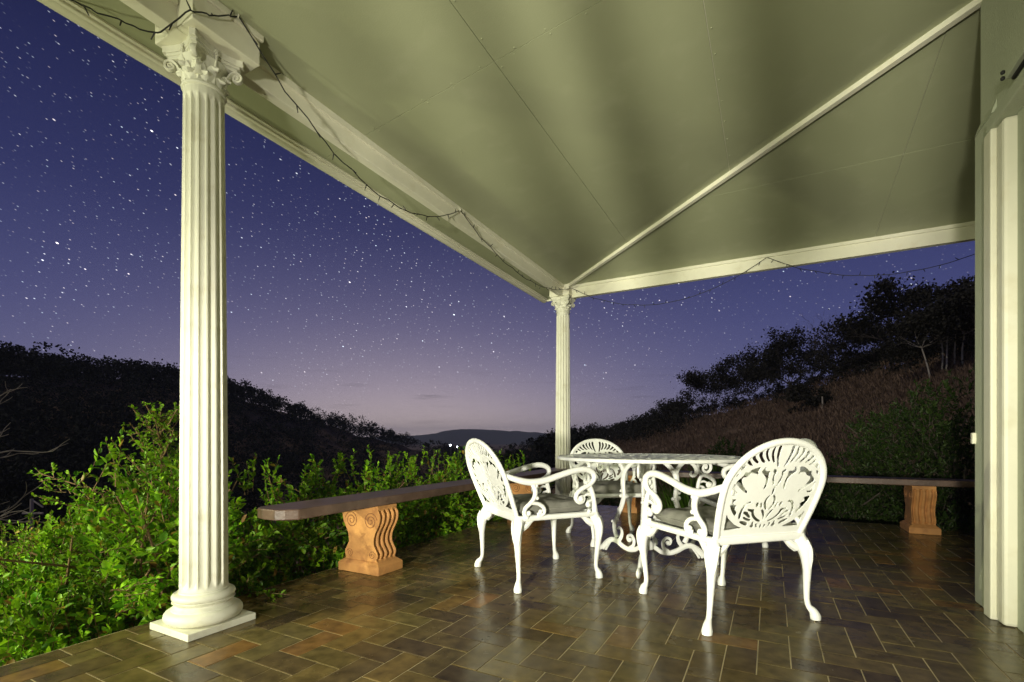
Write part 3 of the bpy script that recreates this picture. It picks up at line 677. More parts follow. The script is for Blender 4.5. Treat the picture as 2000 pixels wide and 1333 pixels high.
def make_chair():
    c = empty('garden_chair')
    # back
    loops = [back_outline(0.004)]
    for h in HOLES:
        P = [hb(p) for p in h]; P = chaikin(P, 1 if len(h) > 5 or len(h) == 4 else 0)
        P = [(min(u, -0.006), v) for u, v in P] if max(p[0] for p in P) > -0.004 else P
        if len(h) != 5 or h[0] != (112, 950):
            q = np.array(P); t = np.roll(q, -1, 0)-np.roll(q, 1, 0); t /= np.linalg.norm(t, axis=1)[:, None]+1e-9
            x, y = q[:, 0], q[:, 1]; ar = np.sum(x*np.roll(y, -1)-y*np.roll(x, -1)); nrm = np.stack([t[:, 1], -t[:, 0]], 1)*(1 if ar > 0 else -1)
            q = q+nrm*0.0028; q[:, 0] = np.minimum(q[:, 0], -0.0045); P = [tuple(p) for p in q]
        loops.append(P); loops.append([(-u, v) for u, v in P])
    loops.append(chaikin([(0.0, 0.262), (0.009, 0.235), (0.0, 0.195), (-0.009, 0.235)]))
    me = fill2d(loops, 0.0045, 'backrest_lattice')
    n = len(me.vertices); co = np.empty(n*3, np.float32); me.vertices.foreach_get('co', co); co = co.reshape(-1, 3)
    me.vertices.foreach_set('co', np.array([bk(p[0], p[1], p[2]) for p in co], np.float32).ravel()); me.update()
    back = link('backrest', me, 'chair', c)
    fr = MB().sweep([bk(u, v) for u, v in back_outline(0.004)], 0.0155, 10, 2, squash=((0, math.cos(REC), math.sin(REC)), 0.85)); fr.build('frame', 'chair', back, True)
    # seat frame
    rw, fw, y0, y1 = 0.245, 0.262, -0.262, 0.255
    b = MB()
    b.sweep([(-rw, y0, SEATZ), (rw, y0, SEATZ)], 0.017, 8, 1, squash=((0, 0, 1), 1.25)); b.sweep([(-fw, y1, SEATZ), (fw, y1, SEATZ)], 0.017, 8, 1)
    for s in (-1, 1): b.sweep([(s*rw, y0, SEATZ), (s*fw, y1, SEATZ)], 0.017, 8, 1)
    b.add([(-rw, y0, SEATZ+0.006), (rw, y0, SEATZ+0.006), (fw, y1, SEATZ+0.006), (-fw, y1, SEATZ+0.006), (-rw, y0, SEATZ-0.006), (rw, y0, SEATZ-0.006), (fw, y1, SEATZ-0.006), (-fw, y1, SEATZ-0.006)],
          [(0, 1, 2, 3), (7, 6, 5, 4), (0, 4, 5, 1), (1, 5, 6, 2), (2, 6, 7, 3), (3, 7, 4, 0)])
    b.build('seat', 'chair', c, True)
    # cabriole legs
    def leg(x0, y0_, x1, y1_, front):
        s = 1 if x0 > 0 else -1; d = np.array([x1-x0, y1_-y0_]); o = np.array([s*0.7, 0.7 if front else -0.7])
        b = MB(); P = []; R = []
        for z, f, ou, r in ((0.395, 0.0, 0.0, 0.026), (0.372, 0.0, 0.006, 0.031), (0.335, 0.05, 0.018, 0.030), (0.29, 0.12, 0.024, 0.024), (0.23, 0.25, 0.020, 0.0185), (0.16, 0.42, 0.008, 0.0145), (0.095, 0.6, -0.003, 0.012), (0.060, 0.74, -0.004, 0.0125), (0.040, 0.92, 0.002, 0.0185), (0.018, 1.0, 0.006, 0.0235), (0.002, 1.0, 0.007, 0.022)):
            P.append((x0+d[0]*f+o[0]*ou, y0_+d[1]*f+o[1]*ou, z)); R.append(r)
        b.sweep(P, R, 10, 3)
        for ax in ((-s, 0), (0, -1 if front else 1)):      # knee brackets under the rails
            q = np.array([x0, y0_])
            b.sweep([(q[0]+ax[0]*0.015, q[1]+ax[1]*0.015, 0.335), (q[0]+ax[0]*0.045, q[1]+ax[1]*0.045, 0.352), (q[0]+ax[0]*0.075, q[1]+ax[1]*0.075, 0.374), (q[0]+ax[0]*0.10, q[1]+ax[1]*0.10, 0.383)], [0.022, 0.019, 0.012, 0.007], 8, 3)
        for t in (-0.55, 0.0, 0.55):                       # acanthus ribs on the knee
            n = o/np.linalg.norm(o); p = np.array([-n[1], n[0]])
            def q(z, f, ou, sc): return (x0+d[0]*f+n[0]*ou+p[0]*t*sc, y0_+d[1]*f+n[1]*ou+p[1]*t*sc, z)
            b.sweep([q(0.375, 0, 0.034, 0.05), q(0.335, 0.05, 0.047, 0.04), q(0.285, 0.12, 0.045, 0.028), q(0.235, 0.22, 0.036, 0.012)], [0.006, 0.0075, 0.007, 0.003], 6, 3)
        b.build('leg', 'chair', c, True)
    for s in (-1, 1): leg(s*0.238, -0.252, s*0.295, -0.285, False)
    for s in (-1, 1): leg(s*0.250, 0.245, s*0.252, 0.275, True)
    # scrolled arms
    for s in (-1, 1):
        X = lambda y, z, dx=0.0: (s*(0.266+dx+0.012*(y+0.25)), y, z)
        b = MB()
        b.sweep([X(-0.345, 0.640, -0.012), X(-0.29, 0.618), X(-0.20, 0.598), X(-0.10, 0.605), X(0.0, 0.632), X(0.10, 0.656), X(0.17, 0.660), X(0.222, 0.640), X(0.232, 0.606), X(0.205, 0.572), X(0.150, 0.548), X(0.112, 0.520), X(0.105, 0.488), X(0.128, 0.466), X(0.155, 0.474), X(0.158, 0.497), X(0.140, 0.503)],
                [0.014, 0.0175, 0.0195, 0.0195, 0.0185, 0.0185, 0.0185, 0.017, 0.0155, 0.015, 0.015, 0.014, 0.013, 0.0125, 0.0115, 0.010, 0.008], 10, 4)
        b.ball(X(0.138, 0.487), 0.020, 10)
        arm = b.build('arm', 'chair', c, True)
        b = MB().sweep([X(0.195, 0.572), X(0.214, 0.535), X(0.226, 0.495), X(0.232, 0.455), X(0.236, 0.405)], [0.012, 0.0135, 0.0145, 0.0145, 0.018], 8, 4)
        b.ball(X(0.190, 0.450), 0.0175, 8); b.sweep([X(0.214, 0.475), X(0.190, 0.468), X(0.176, 0.45)], [0.009, 0.009, 0.006], 6, 3); b.sweep([X(0.158, 0.50), X(0.182, 0.512), X(0.212, 0.508)], [0.006, 0.009, 0.009], 6, 3)
        b.ball(X(0.196, 0.412), 0.013, 8); b.build('arm_support', 'chair', arm, True)
        b = MB().sweep([X(-0.185, 0.590), X(-0.165, 0.556), X(-0.168, 0.515), X(-0.192, 0.482), X(-0.226, 0.452), X(-0.232, 0.42), X(-0.214, 0.400)], [0.013, 0.014, 0.013, 0.0125, 0.012, 0.012, 0.013], 8, 4)
        b.sweep([X(-0.190, 0.480), X(-0.140, 0.472), X(-0.108, 0.445), X(-0.112, 0.414), X(-0.138, 0.405), X(-0.146, 0.424)], [0.010, 0.011, 0.0115, 0.011, 0.010, 0.008], 8, 4)
        b.ball(X(-0.130, 0.428), 0.014, 8); b.ball(X(-0.205, 0.424), 0.0155, 8); b.ball(X(-0.158, 0.575), 0.013, 8); b.ball(X(-0.152, 0.506), 0.012, 8)
        b.build('arm_support', 'chair', arm, True)
    return c
def make_cushion(seed):
    rg = np.random.default_rng(seed); n = 26; V = []; F = []
    def top(u, v):
        e = (1-abs(u)**5)*(1-abs(v)**5); puff = 0.046*max(e, 0)**0.4
        tuft = sum(0.017*math.exp(-(((u-a)**2+(v-b_)**2)/0.035)) for a in (-0.42, 0.42) for b_ in (-0.42, 0.42))
        wr = 0.009*mnoise.noise(Vector((u*3.1+seed, v*3.3, 0.3)))+0.005*mnoise.noise(Vector((u*9+seed, v*8, 5)))
        return puff, tuft*0.75, wr
    for side in (1, -1):
        for i in range(n+1):
            for j in range(n+1):
                u, v = -1+2*i/n, -1+2*j/n; p, t, w = top(u, v)
                sx = 0.235*(1-0.03*v)*(1-0.035*(1-abs(v))*abs(u)**3)
                z = 0.034+(p-t+w if side > 0 else -min(p, 0.030)*0.95)
                if side < 0 and (i in (0, n) or j in (0, n)): z = 0.034+w
                if side > 0 and (i in (0, n) or j in (0, n)): z = 0.034+w
                V.append((u*sx*(1+0.008*w/0.004), v*0.238-0.004, z))
    m = n+1
    for i in range(n):
        for j in range(n):
            F.append((i*m+j, (i+1)*m+j, (i+1)*m+j+1, i*m+j+1)); o = m*m; F.append((o+i*m+j, o+i*m+j+1, o+(i+1)*m+j+1, o+(i+1)*m+j))
    b = MB(); b.add(V, F); o = b.build('seat_cushion', 'cushion', None, True)
    e = [(-0.232, -0.240), (0.232, -0.240), (0.224, 0.232), (-0.224, 0.232), (-0.232, -0.240)]; pp = []
    for a, c in zip(e[:-1], e[1:]):
        for k in range(8): t = k/8; pp.append((a[0]+(c[0]-a[0])*t, a[1]+(c[1]-a[1])*t, 0.036+0.002*rg.standard_normal()*0.4))
    pp.append(pp[0]); MB().sweep(pp, 0.0045, 6, 1).build('piping', 'cushion', o, True)
    for a in (-0.1, 0.1):
        for c_ in (-0.1, 0.1): MB().ball((a, c_, 0.060), 0.008, 8, (1, 1, 0.5)).build('button', 'cushion', o, True)
    for s in (-1, 1): MB().sweep([(s*0.228, -0.236, 0.034), (s*0.24, -0.20, 0.025), (s*0.245, -0.15, 0.006), (s*0.24, -0.11, 0.004)], [0.004, 0.004, 0.004, 0.003], 5, 3).build('tie', 'cushion', o, True)
    return o
chair0 = make_chair()
CH = [((0.165, 3.04), (0.475, 0.225), 'white lattice-back garden chair facing away from the timber bench, its side to the hedge', 'grey cushion on the chair whose back is turned to the hedge'),
      ((0.845, 4.09), (0.15, -0.98), 'white lattice-back garden chair behind the table, standing next to the corner column', 'grey cushion on the chair standing next to the corner column'),
      ((1.040, 2.44), (-0.155, 0.515), 'white lattice-back garden chair with its whole brightly lit floral back in view', 'grey cushion on the chair with the brightly lit floral back'),
      ((1.655, 3.47), (-0.96, 0.06), 'white lattice-back garden chair mostly hidden behind the brightly lit chair back', 'grey cushion on the chair mostly hidden behind the brightly lit chair back')]
for i, (p, d, lab, lab2) in enumerate(CH):
    o = chair0 if i == 0 else copy_tree(chair0)
    w = cw(*p); dw = RGT*d[0]+FWD*d[1]; rz = math.atan2(dw[1], dw[0])-PI/2
    o.location = w; o.rotation_euler = (0, 0, rz); tag(o, lab, 'chair', 'garden chairs round the table')
    k = make_cushion(i*3+1); k.location = (w[0], w[1], SEATZ+0.0075); k.rotation_euler = (0, 0, rz); tag(k, lab2, 'cushion', 'seat cushions')

# ------------------------------------------------------------------ table
def make_table():
    t = empty('garden_table', cw(0.93, 3.33)); t.rotation_euler = (0, 0, YAW); tag(t, 'round white cast-metal garden table with lattice top and scrolled legs', 'table')
    R = 0.605; loops = [[(R*math.cos(a), R*math.sin(a)) for a in np.linspace(0, 2*PI, 97)[:-1]]]
    def tear(rc, a, lr, lt, skew=0.0):
        P = []
        for k in range(12):
            q = 2*PI*k/12; rr = rc+lr*math.cos(q); tt = lt*math.sin(q)*(0.65+0.35*math.cos(q))+skew*(rr-rc)
            P.append((rr*math.cos(a)-tt*math.sin(a), rr*math.sin(a)+tt*math.cos(a)))
        return P
    for n, rc, lr, lt, off, sk in ((36, 0.53, 0.032, 0.030, 0, 0), (36, 0.452, 0.036, 0.022, 0.5, 0.35), (24, 0.372, 0.034, 0.030, 0, 0), (24, 0.296, 0.034, 0.021, 0.5, -0.35), (14, 0.215, 0.036, 0.030, 0, 0), (10, 0.135, 0.030, 0.024, 0.5, 0), (6, 0.065, 0.022, 0.016, 0, 0)):
        for k in range(n): loops.append(tear(rc, 2*PI*(k+off)/n, lr, lt, sk))
    me = fill2d(loops, 0.010, 'tabletop'); n = len(me.vertices); co = np.empty(n*3, np.float32); me.vertices.foreach_get('co', co); co = co.reshape(-1, 3); co[:, 2] += 0.716; me.vertices.foreach_set('co', co.ravel()); me.update()
    top = link('tabletop', me, 'chair', t)
    b = MB(); rim = [(R*math.cos(a), R*math.sin(a), 0.711) for a in np.linspace(0, 2*PI, 97)]; b.sweep(rim, 0.012, 8, 1); b.build('rim', 'chair', top, True)
    MB().lathe([(0.14, 0.690), (0.15, 0.700), (0.145, 0.7105)], 32).build('top_bracket', 'chair', t, True)
    MB().lathe([(0.02, 0.57), (0.03, 0.58), (0.034, 0.60), (0.026, 0.63), (0.034, 0.66), (0.05, 0.6895)], 16).build('boss', 'chair', t, True)
    for ang in (-112, 127, 6):
        a = math.radians(ang); ca, sa = math.cos(a), math.sin(a); sq = ((-sa, ca, 0), 0.8)
        P = lambda r, z: (r*ca, r*sa, z)
        b = MB()
        b.sweep([P(0.10, 0.697), P(0.13, 0.672), P(0.175, 0.635), P(0.205, 0.59), P(0.212, 0.52), P(0.205, 0.44), P(0.210, 0.40), P(0.232, 0.34), P(0.268, 0.27), P(0.292, 0.215), P(0.288, 0.165), P(0.268, 0.12)], [0.016, 0.015, 0.017, 0.020, 0.019, 0.017, 0.019, 0.0185, 0.018, 0.017, 0.016, 0.018], 9, 4, squash=sq)
        for r, z, k in ((0.228, 0.43, 0.016), (0.186, 0.425, 0.014), (0.255, 0.33, 0.011), (0.262, 0.25, 0.011), (0.31, 0.235, 0.012), (0.232, 0.465, 0.011)): b.ball(P(r, z), k, 8)
        lg = b.build('leg', 'chair', t, True)
        b = MB()
        pts = [P(0.205, 0.60), P(0.235, 0.655), P(0.285, 0.690), P(0.345, 0.697), P(0.40, 0.685)]+[P(0.425+x, 0.640+y) for x, y in [(0.045*(1-i/17)*math.cos(1.9-i/17*2*PI*1.5), 0.045*(1-0.8*i/17)*math.sin(1.9-i/17*2*PI*1.5)) for i in range(17)]]
        b.sweep(pts, list(np.linspace(0.017, 0.012, 5))+list(np.linspace(0.012, 0.007, 17)), 8, 2, squash=sq); b.ball(P(0.425, 0.642), 0.013, 8)
        pts = [P(0.285, 0.688), P(0.325, 0.668), P(0.352, 0.635), P(0.352, 0.600), P(0.330, 0.582), P(0.312, 0.596), P(0.320, 0.614)]; b.sweep(pts, [0.009, 0.013, 0.014, 0.013, 0.011, 0.009, 0.007], 8, 3, squash=sq)
        b.build('top_scroll', 'chair', lg, True)
        b = MB()
        b.sweep([P(0.455, 0.055), P(0.475, 0.038), P(0.462, 0.018), P(0.432, 0.016), P(0.405, 0.034), P(0.365, 0.072), P(0.315, 0.098), P(0.268, 0.094), P(0.215, 0.066), P(0.160, 0.052), P(0.105, 0.060), P(0.06, 0.090), P(0.03, 0.115)], [0.012, 0.016, 0.0155, 0.016, 0.017, 0.018, 0.019, 0.019, 0.018, 0.017, 0.016, 0.015, 0.015], 9, 4, squash=sq)
        b.ball(P(0.450, 0.036), 0.017, 8)
        for o in (0.0, 0.022, 0.044): b.sweep([P(0.335-o*0.4, 0.095), P(0.375-o*0.5, 0.062-o*0.3), P(0.415-o, 0.030-o*0.25), P(0.418-o, 0.010)], [0.008, 0.0095, 0.009, 0.0075], 6, 3)
        b.sweep([P(0.250, 0.098), P(0.225, 0.135), P(0.222, 0.175), P(0.245, 0.196), P(0.262, 0.182)], [0.016, 0.014, 0.011, 0.010, 0.008], 8, 3, squash=sq)
        b.sweep([P(0.155, 0.060), P(0.120, 0.085), P(0.112, 0.125), P(0.135, 0.155), P(0.168, 0.145), P(0.165, 0.115), P(0.145, 0.112)], [0.014, 0.013, 0.012, 0.011, 0.010, 0.009, 0.008], 8, 3, squash=sq); b.ball(P(0.147, 0.122), 0.016, 8)
        b.build('base_scroll', 'chair', lg, True)
    MB().lathe([(0.012, 0.075), (0.04, 0.085), (0.045, 0.105), (0.04, 0.13), (0.02, 0.15), (0.03, 0.165), (0.006, 0.185)], 16).build('finial', 'chair', t, True)
    return t
make_table()

# ------------------------------------------------------------------ benches
HWP = [(0.072, 0.145), (0.085, 0.128), (0.10, 0.137), (0.12, 0.140), (0.14, 0.132), (0.165, 0.115), (0.19, 0.106), (0.22, 0.108), (0.25, 0.118), (0.28, 0.134), (0.31, 0.150), (0.335, 0.158), (0.36, 0.160), (0.38, 0.154), (0.395, 0.143), (0.4215, 0.143)]
def make_pedestal():
    zz = np.linspace(0.074, 0.4215, 40); hw = catmull(np.array([[z, w, 0] for z, w in HWP]), np.ones(len(HWP)), 6)[0]; w = np.interp(zz, hw[:, 0], hw[:, 1])
    ys = np.linspace(-0.084, 0.084, 37); ring = []
    for z, q in zip(zz, w):
        k = 0 if (z > 0.392 or z < 0.09) else 1; r = []
        for y in ys: g = math.sin((y+0.084)/0.168*PI*4)**2; e = abs(y) < 0.079; r.append((q-0.022*k*e*g**1.5, y, z))
        for y in ys[::-1]: g = math.sin((y+0.084)/0.168*PI*4)**2; e = abs(y) < 0.079; r.append((-q+0.022*k*e*g**1.5, y, z))
        ring.append(r)
    m = len(ring[0]); V = [q for r in ring for q in r]; F = [(i*m+j, i*m+(j+1) % m, (i+1)*m+(j+1) % m, (i+1)*m+j) for i in range(len(zz)-1) for j in range(m)]
    F += [tuple(range(m-1, -1, -1)), tuple((len(zz)-1)*m+j for j in range(m))]
    b = MB(); b.add(V, F); p = b.build('pedestal', 'terracotta', None, True)
    b = MB(); v = [(-0.172, -0.112, 0), (0.172, -0.112, 0), (0.172, 0.112, 0), (-0.172, 0.112, 0), (-0.172, -0.112, 0.052), (0.172, -0.112, 0.052), (0.172, 0.112, 0.052), (-0.172, 0.112, 0.052), (-0.146, -0.09, 0.0738), (0.146, -0.09, 0.0738), (0.146, 0.09, 0.0738), (-0.146, 0.09, 0.0738)]
    b.add(v, [(0, 3, 2, 1), (8, 9, 10, 11)]+[(a+i, a+(i+1) % 4, a+4+(i+1) % 4, a+4+i) for a in (0, 4) for i in range(4)]); bevel(b.build('plinth', 'terracotta', p), 0.004)
    for s in (-1, 1):
        for t in (-1, 1):
            MB().sweep([(t*0.082+q[0], s*0.0845, 0.325+q[2]) for q in spiral((0, 0, 0), (t, 0, 0), (0, 0, 1), 0.055, 0.008, 2.2, 0.2, 40)], 0.0032, 5, 1).build('volute', 'groove', p, True)
            MB().sweep([(t*0.095+q[0], s*0.0845, 0.113+q[2]) for q in spiral((0, 0, 0), (t, 0, 0), (0, 0, 1), 0.027, 0.006, 1.6, 0.2, 24)], 0.0026, 5, 1).build('volute', 'groove', p, True)
    return p
ped = make_pedestal()
def bench(x0, x1, y0, y1, along, label, spots):
    c = 0.05
    if along == 'y': P = [(x0, y1), (x0, y0+c), (x0+0.035, y0+0.012), (x0+0.085, y0), (x1-0.085, y0+0.0), (x1-0.045, y0+0.03), (x1, y0+0.08), (x1, y1)]
    else: P = [(x0, y0), (x1, y0), (x1, y1), (x0, y1)]
    cx, cy = (x0+x1)/2, (y0+y1)/2; o = empty('garden_bench', (cx, cy, 0.0)); tag(o, label, 'bench', 'benches along the veranda edge')
    bevel(MB().prism([(p[0]-cx, p[1]-cy) for p in P], 0.422, 0.478).build('seat_plank', 'wood', o, False), 0.006)
    for x, y, rz in spots:
        p = ped if ped.parent is None else copy_tree(ped, o); p.parent = o; p.location = (x-cx, y-cy, 0.0005); p.rotation_euler = (0, 0, rz)
bench(-0.15, 0.125, -3.985, 0.19, 'y', 'dark timber bench on terracotta scroll pedestals along the hedge, its end clipped', ((-0.012, -3.26, 0), (-0.012, -1.0, 0)))
bench(0.135, 6.4, -0.075, 0.19, 'x', 'dark timber bench on terracotta scroll pedestals along the back edge behind the table', ((0.83, 0.055, PI/2), (3.47, 0.055, PI/2)))

# ------------------------------------------------------------------ fairy lights
def cable(a, c, sag, label, nb, side=0.0, bend=None, via=None):
    a, c = np.array(a, float), np.array(c, float); o = empty('string_light', tuple(a)); tag(o, label, 'string light', 'strings of unlit fairy lights'); P = []
    n = 30
    for i in range(n+1):
        t = i/n; p = a+(c-a)*t; p[2] -= sag*4*t*(1-t); w = 0.004*math.sin(t*37)+0.003*math.sin(t*71+1)
        if bend is not None: p = p+np.array(bend)*4*t*(1-t)
        if via is not None: W = np.array([a]+[np.array(q, float) for q in via]+[c]); s_ = t*(len(W)-1); k_ = min(int(s_), len(W)-2); p = W[k_]+(W[k_+1]-W[k_])*(s_-k_)
        p[0] += w; p[1] += w*0.5; p[2] += w*0.6; P.append(p-a)
    MB().sweep(P, 0.0032, 5, 1).build('cable', 'dark', o, True)
    b = MB(); L = np.array(P)
    for i in range(nb):
        t = (i+0.5)/nb*n; k = int(t); p = L[k]+(L[min(k+1, n)]-L[k])*(t-k); d = np.array([random.gauss(0, .5), random.gauss(0, .5), random.choice((-1, -1, -1, 0.8))]); d /= np.linalg.norm(d)
        b.sweep([p, p+d*0.014, p+d*0.034], [0.0035, 0.0032, 0.0022], 5, 1)
    q = b.build('bulbs', 'dark', o, True); q['kind'] = 'stuff'
    MB().sweep([(0, 0, -0.008), (0.006, 0.0, 0.004), (0, 0, 0.016)], 0.003, 6, 2).build('hook', 'trim', o, True)
    return o
H0, H1, H2, H3, H4, H5 = (-0.285, -4.70, 2.652), (0.186, -4.27, 2.715), (0.075, -2.37, 2.672), (0.135, -0.075, 2.672), (2.235, -0.075, 2.672), (4.35, -0.075, 2.672)
cable(H0, H1, 0.035, 'unlit black fairy light string crossing the capital of the column by the sapling', 7, via=((-0.20, -4.63, 2.618), (-0.11, -4.55, 2.585), (-0.04, -4.480, 2.570), (0.08, -4.480, 2.570), (0.178, -4.470, 2.592), (0.188, -4.40, 2.62), (0.188, -4.33, 2.67)))
cable(H1, H2, 0.34, 'unlit black fairy light string looping below the eave beam over the hedge bench', 15)
cable(H2, H3, 0.22, 'unlit black fairy light string running from mid eave beam to the corner column', 18)
cable(H3, H4, 0.33, 'unlit black fairy light string sagging from corner column to middle of back beam', 18)
cable(H4, H5, 0.33, 'unlit black fairy light string sagging from mid back beam towards the house', 18)
# ------------------------------------------------------------------ foliage
def leaf_geo(P, D, Nn, L, W):
    """P base points, D direction, Nn normal, L length, W half width -> verts/faces, six-sided folded leaves"""
    D = D/np.linalg.norm(D, axis=1)[:, None]; S = np.cross(D, Nn); S /= np.linalg.norm(S, axis=1)[:, None]+1e-9; Nn = np.cross(S, D)
    L = L[:, None]; W = W[:, None]
    v = np.stack([P, P+D*L*0.35-S*W+Nn*W*0.35, P+D*L*0.72-S*W*0.8+Nn*W*0.3, P+D*L-Nn*L*0.08, P+D*L*0.72+S*W*0.8+Nn*W*0.3, P+D*L*0.35+S*W+Nn*W*0.35], 1)
    n = len(P); o = (np.arange(n)*6)[:, None]
    f = np.concatenate([o+np.array([[0, 3, 2, 1]]), o+np.array([[0, 5, 4, 3]])], 0)
    return v.reshape(-1, 3), f
def rvec(n, rg): v = rg.standard_normal((n, 3)); return v/np.linalg.norm(v, axis=1)[:, None]
def shrub(name, label, cat, twigs, m, leafL, leafW, per, loc, group=None, stems=None, seed=1, spread=0.9, kindleaf='foliage', bark='bark'):
    """twigs: list of (start, end) arrays in world coordinates"""
    rg = np.random.default_rng(seed); loc = np.array(loc, float); o = empty(name, tuple(loc)); tag(o, label, cat, group)
    A = np.array([t[0] for t in twigs])-loc; B = np.array([t[1] for t in twigs])-loc; n = len(A)
    t = (np.arange(per)+0.5)/per; t = 0.12+0.88*t
    ax = B-A; ln = np.linalg.norm(ax, axis=1)[:, None]; axn = ax/ln
    bow = rvec(n, rg)*ln*0.10
    P = A[:, None]+ax[:, None]*t[None, :, None]+bow[:, None]*(4*t*(1-t))[None, :, None]
    P = P.reshape(-1, 3); AX = np.repeat(axn, per, 0); k = len(P)
    D = AX*0.75+rvec(k, rg)*spread; D[:, 2] += 0.15
    Nn = rvec(k, rg)*0.7; Nn[:, 2] += 0.8
    L = leafL*rg.uniform(0.45, 1.35, k); tt = np.tile(t, n); L *= np.where(tt > 0.85, 0.75, 1.0); W = L*leafW/leafL*rg.uniform(0.8, 1.2, k)
    V, F = leaf_geo(P, D, Nn, L, W)
    link(kindleaf, np_mesh(kindleaf, V, F), m, o)
    # twigs as thin three-sided rods
    r = 0.0022
    u = np.cross(axn, np.array([0.3, 0.5, 0.8])); u /= np.linalg.norm(u, axis=1)[:, None]; w = np.cross(axn, u); ring = []
    for tt_ in (0, 0.5, 1.0):
        c = A+ax*tt_+bow*(4*tt_*(1-tt_)); rr = r*(1.25-0.9*tt_)
        for q in range(3): ring.append(c+(u*math.cos(q*2.0944)+w*math.sin(q*2.0944))*rr)
    V = np.stack(ring, 1).reshape(-1, 3); base = (np.arange(n)*9)[:, None]; Fs = []
    for s in (0, 3):
        for q in range(3): Fs.append(base+np.array([[s+q, s+(q+1) % 3, s+3+(q+1) % 3, s+3+q]]))
    link('twigs', np_mesh('twigs', V, np.concatenate(Fs)), bark, o)['kind'] = 'stuff'
    for st in (stems or []):
        b = MB(); b.sweep(np.array(st[0])-loc, st[1], 6, 3); b.build('stem', bark, o, True)
    return o
def mound(rg, c, rx, ry, h, n, zb, tl=(0.12, 0.24), up=0.6, shell=0.5):
    out = []
    for _ in range(n):
        a = rg.uniform(0, 2*PI); s = shell+(1-shell)*rg.uniform()**0.6; q = rg.uniform()
        ph = math.acos(1-q); x, y, z = math.sin(ph)*math.cos(a), math.sin(ph)*math.sin(a), math.cos(ph)
        p = np.array([c[0]+rx*x*s, c[1]+ry*y*s, zb+h*(z*s if rg.uniform() < 0.75 else z*s*rg.uniform())])
        d = np.array([x*0.8, y*0.8, z*0.5+up])+rg.standard_normal(3)*0.35; d /= np.linalg.norm(d)
        l = rg.uniform(*tl); out.append((p-d*l*0.5, p+d*l*0.5))
    return out
rg = np.random.default_rng(11)
HEDGE = [(-0.72, -3.15, 0.42, 0.60, 0.58, 'bright green hedge shrub growing behind the clipped end of the bench'),
         (-0.76, -2.25, 0.42, 0.62, 0.62, 'bright green hedge shrub behind the first stretch of bench past its pedestal'),
         (-0.74, -1.25, 0.42, 0.66, 0.60, 'green hedge shrub behind the bench beyond the side-facing chair'),
         (-0.74, -0.25, 0.42, 0.62, 0.52, 'dim green hedge shrub at the end of the bench near the corner column'),
         (-0.70, -4.05, 0.42, 0.55, 0.70, 'leafy green shrub pressing against the column plinth, next to the bench end')]
for i, (x, y, rx, ry, top, lab) in enumerate(HEDGE):
    tw = mound(rg, (x, y), rx, ry, top+0.45, 620, -0.45)
    for _ in range(16):      # long shoots standing out of the top
        a = rg.uniform(-0.8, 0.8); p = np.array([x+rg.uniform(-0.25, 0.25), y+a*ry, top-0.10+rg.uniform(-0.05, 0.04)]); d = np.array([rg.normal(0, .22), rg.normal(0, .22), 1.0]); tw.append((p, p+d*rg.uniform(0.14, 0.26)))
    for _ in range(130):     # skirt leaning towards the tiles
        p = np.array([x+rx*rg.uniform(0.6, 1.05), y+rg.uniform(-1, 1)*ry, rg.uniform(-0.35, 0.35)]); d = np.array([rg.uniform(0.1, 0.8), rg.normal(0, .5), rg.uniform(-0.2, 0.7)]); d /= np.linalg.norm(d); tw.append((p, p+d*rg.uniform(0.1, 0.2)))
    st = [([(x+rg.normal(0, .1), y+rg.normal(0, .15), -0.5), (x+rg.normal(0, .15), y+rg.normal(0, .2), 0.0), (x+rg.normal(0, .2), y+rg.normal(0, .25), top-0.15)], [0.012, 0.010, 0.004]) for _ in range(7)]
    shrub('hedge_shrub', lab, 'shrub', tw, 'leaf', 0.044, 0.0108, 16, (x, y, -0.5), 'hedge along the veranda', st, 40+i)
# the lower planting left of the near column, down to the picture corner
LOW = [(-1.34, -4.14, 0.48, 0.45, 0.47, 'leaf', 'broad green shrub standing highest beside the sapling', 900),
       (-0.62, -4.62, 0.36, 0.38, 0.14, 'leaf', 'low green shrub at the tile edge beside the column plinth', 640),
       (-1.95, -4.15, 0.60, 0.50, 0.30, 'leaf2', 'fine-leaved yellow green shrub spreading in the lamp light below the leafy spray', 1150),
       (-1.15, -4.62, 0.46, 0.36, 0.12, 'leaf', 'low shrub filling the slope between tile edge and fine-leaved shrub', 760),
       (-2.55, -4.30, 0.62, 0.52, 0.14, 'leaf2', 'fine-leaved shrub furthest down the slope below the bare branches', 1000),
       (-1.72, -4.78, 0.52, 0.42, -0.04, 'leaf2', 'pale fine-leaved shrub lowest on the slope, close to the tile edge', 800)]
for i, (x, y, rx, ry, top, lm, lab, n) in enumerate(LOW):
    tw = mound(rg, (x, y), rx, ry, top+0.6, n, -0.6, (0.14, 0.28))
    st = [([(x+rg.normal(0, .1), y+rg.normal(0, .1), -0.8), (x+rg.normal(0, .2), y+rg.normal(0, .2), -0.2), (x+rg.normal(0, .25), y+rg.normal(0, .25), top-0.15)], [0.014, 0.011, 0.004]) for _ in range(8)]
    small = lm == 'leaf2'
    shrub('garden_shrub', lab, 'shrub', tw, lm, 0.029 if small else 0.042, 0.008 if small else 0.0108, 17 if small else 15, (x, y, -0.8), 'shrubs on the slope by the column', st, 60+i)
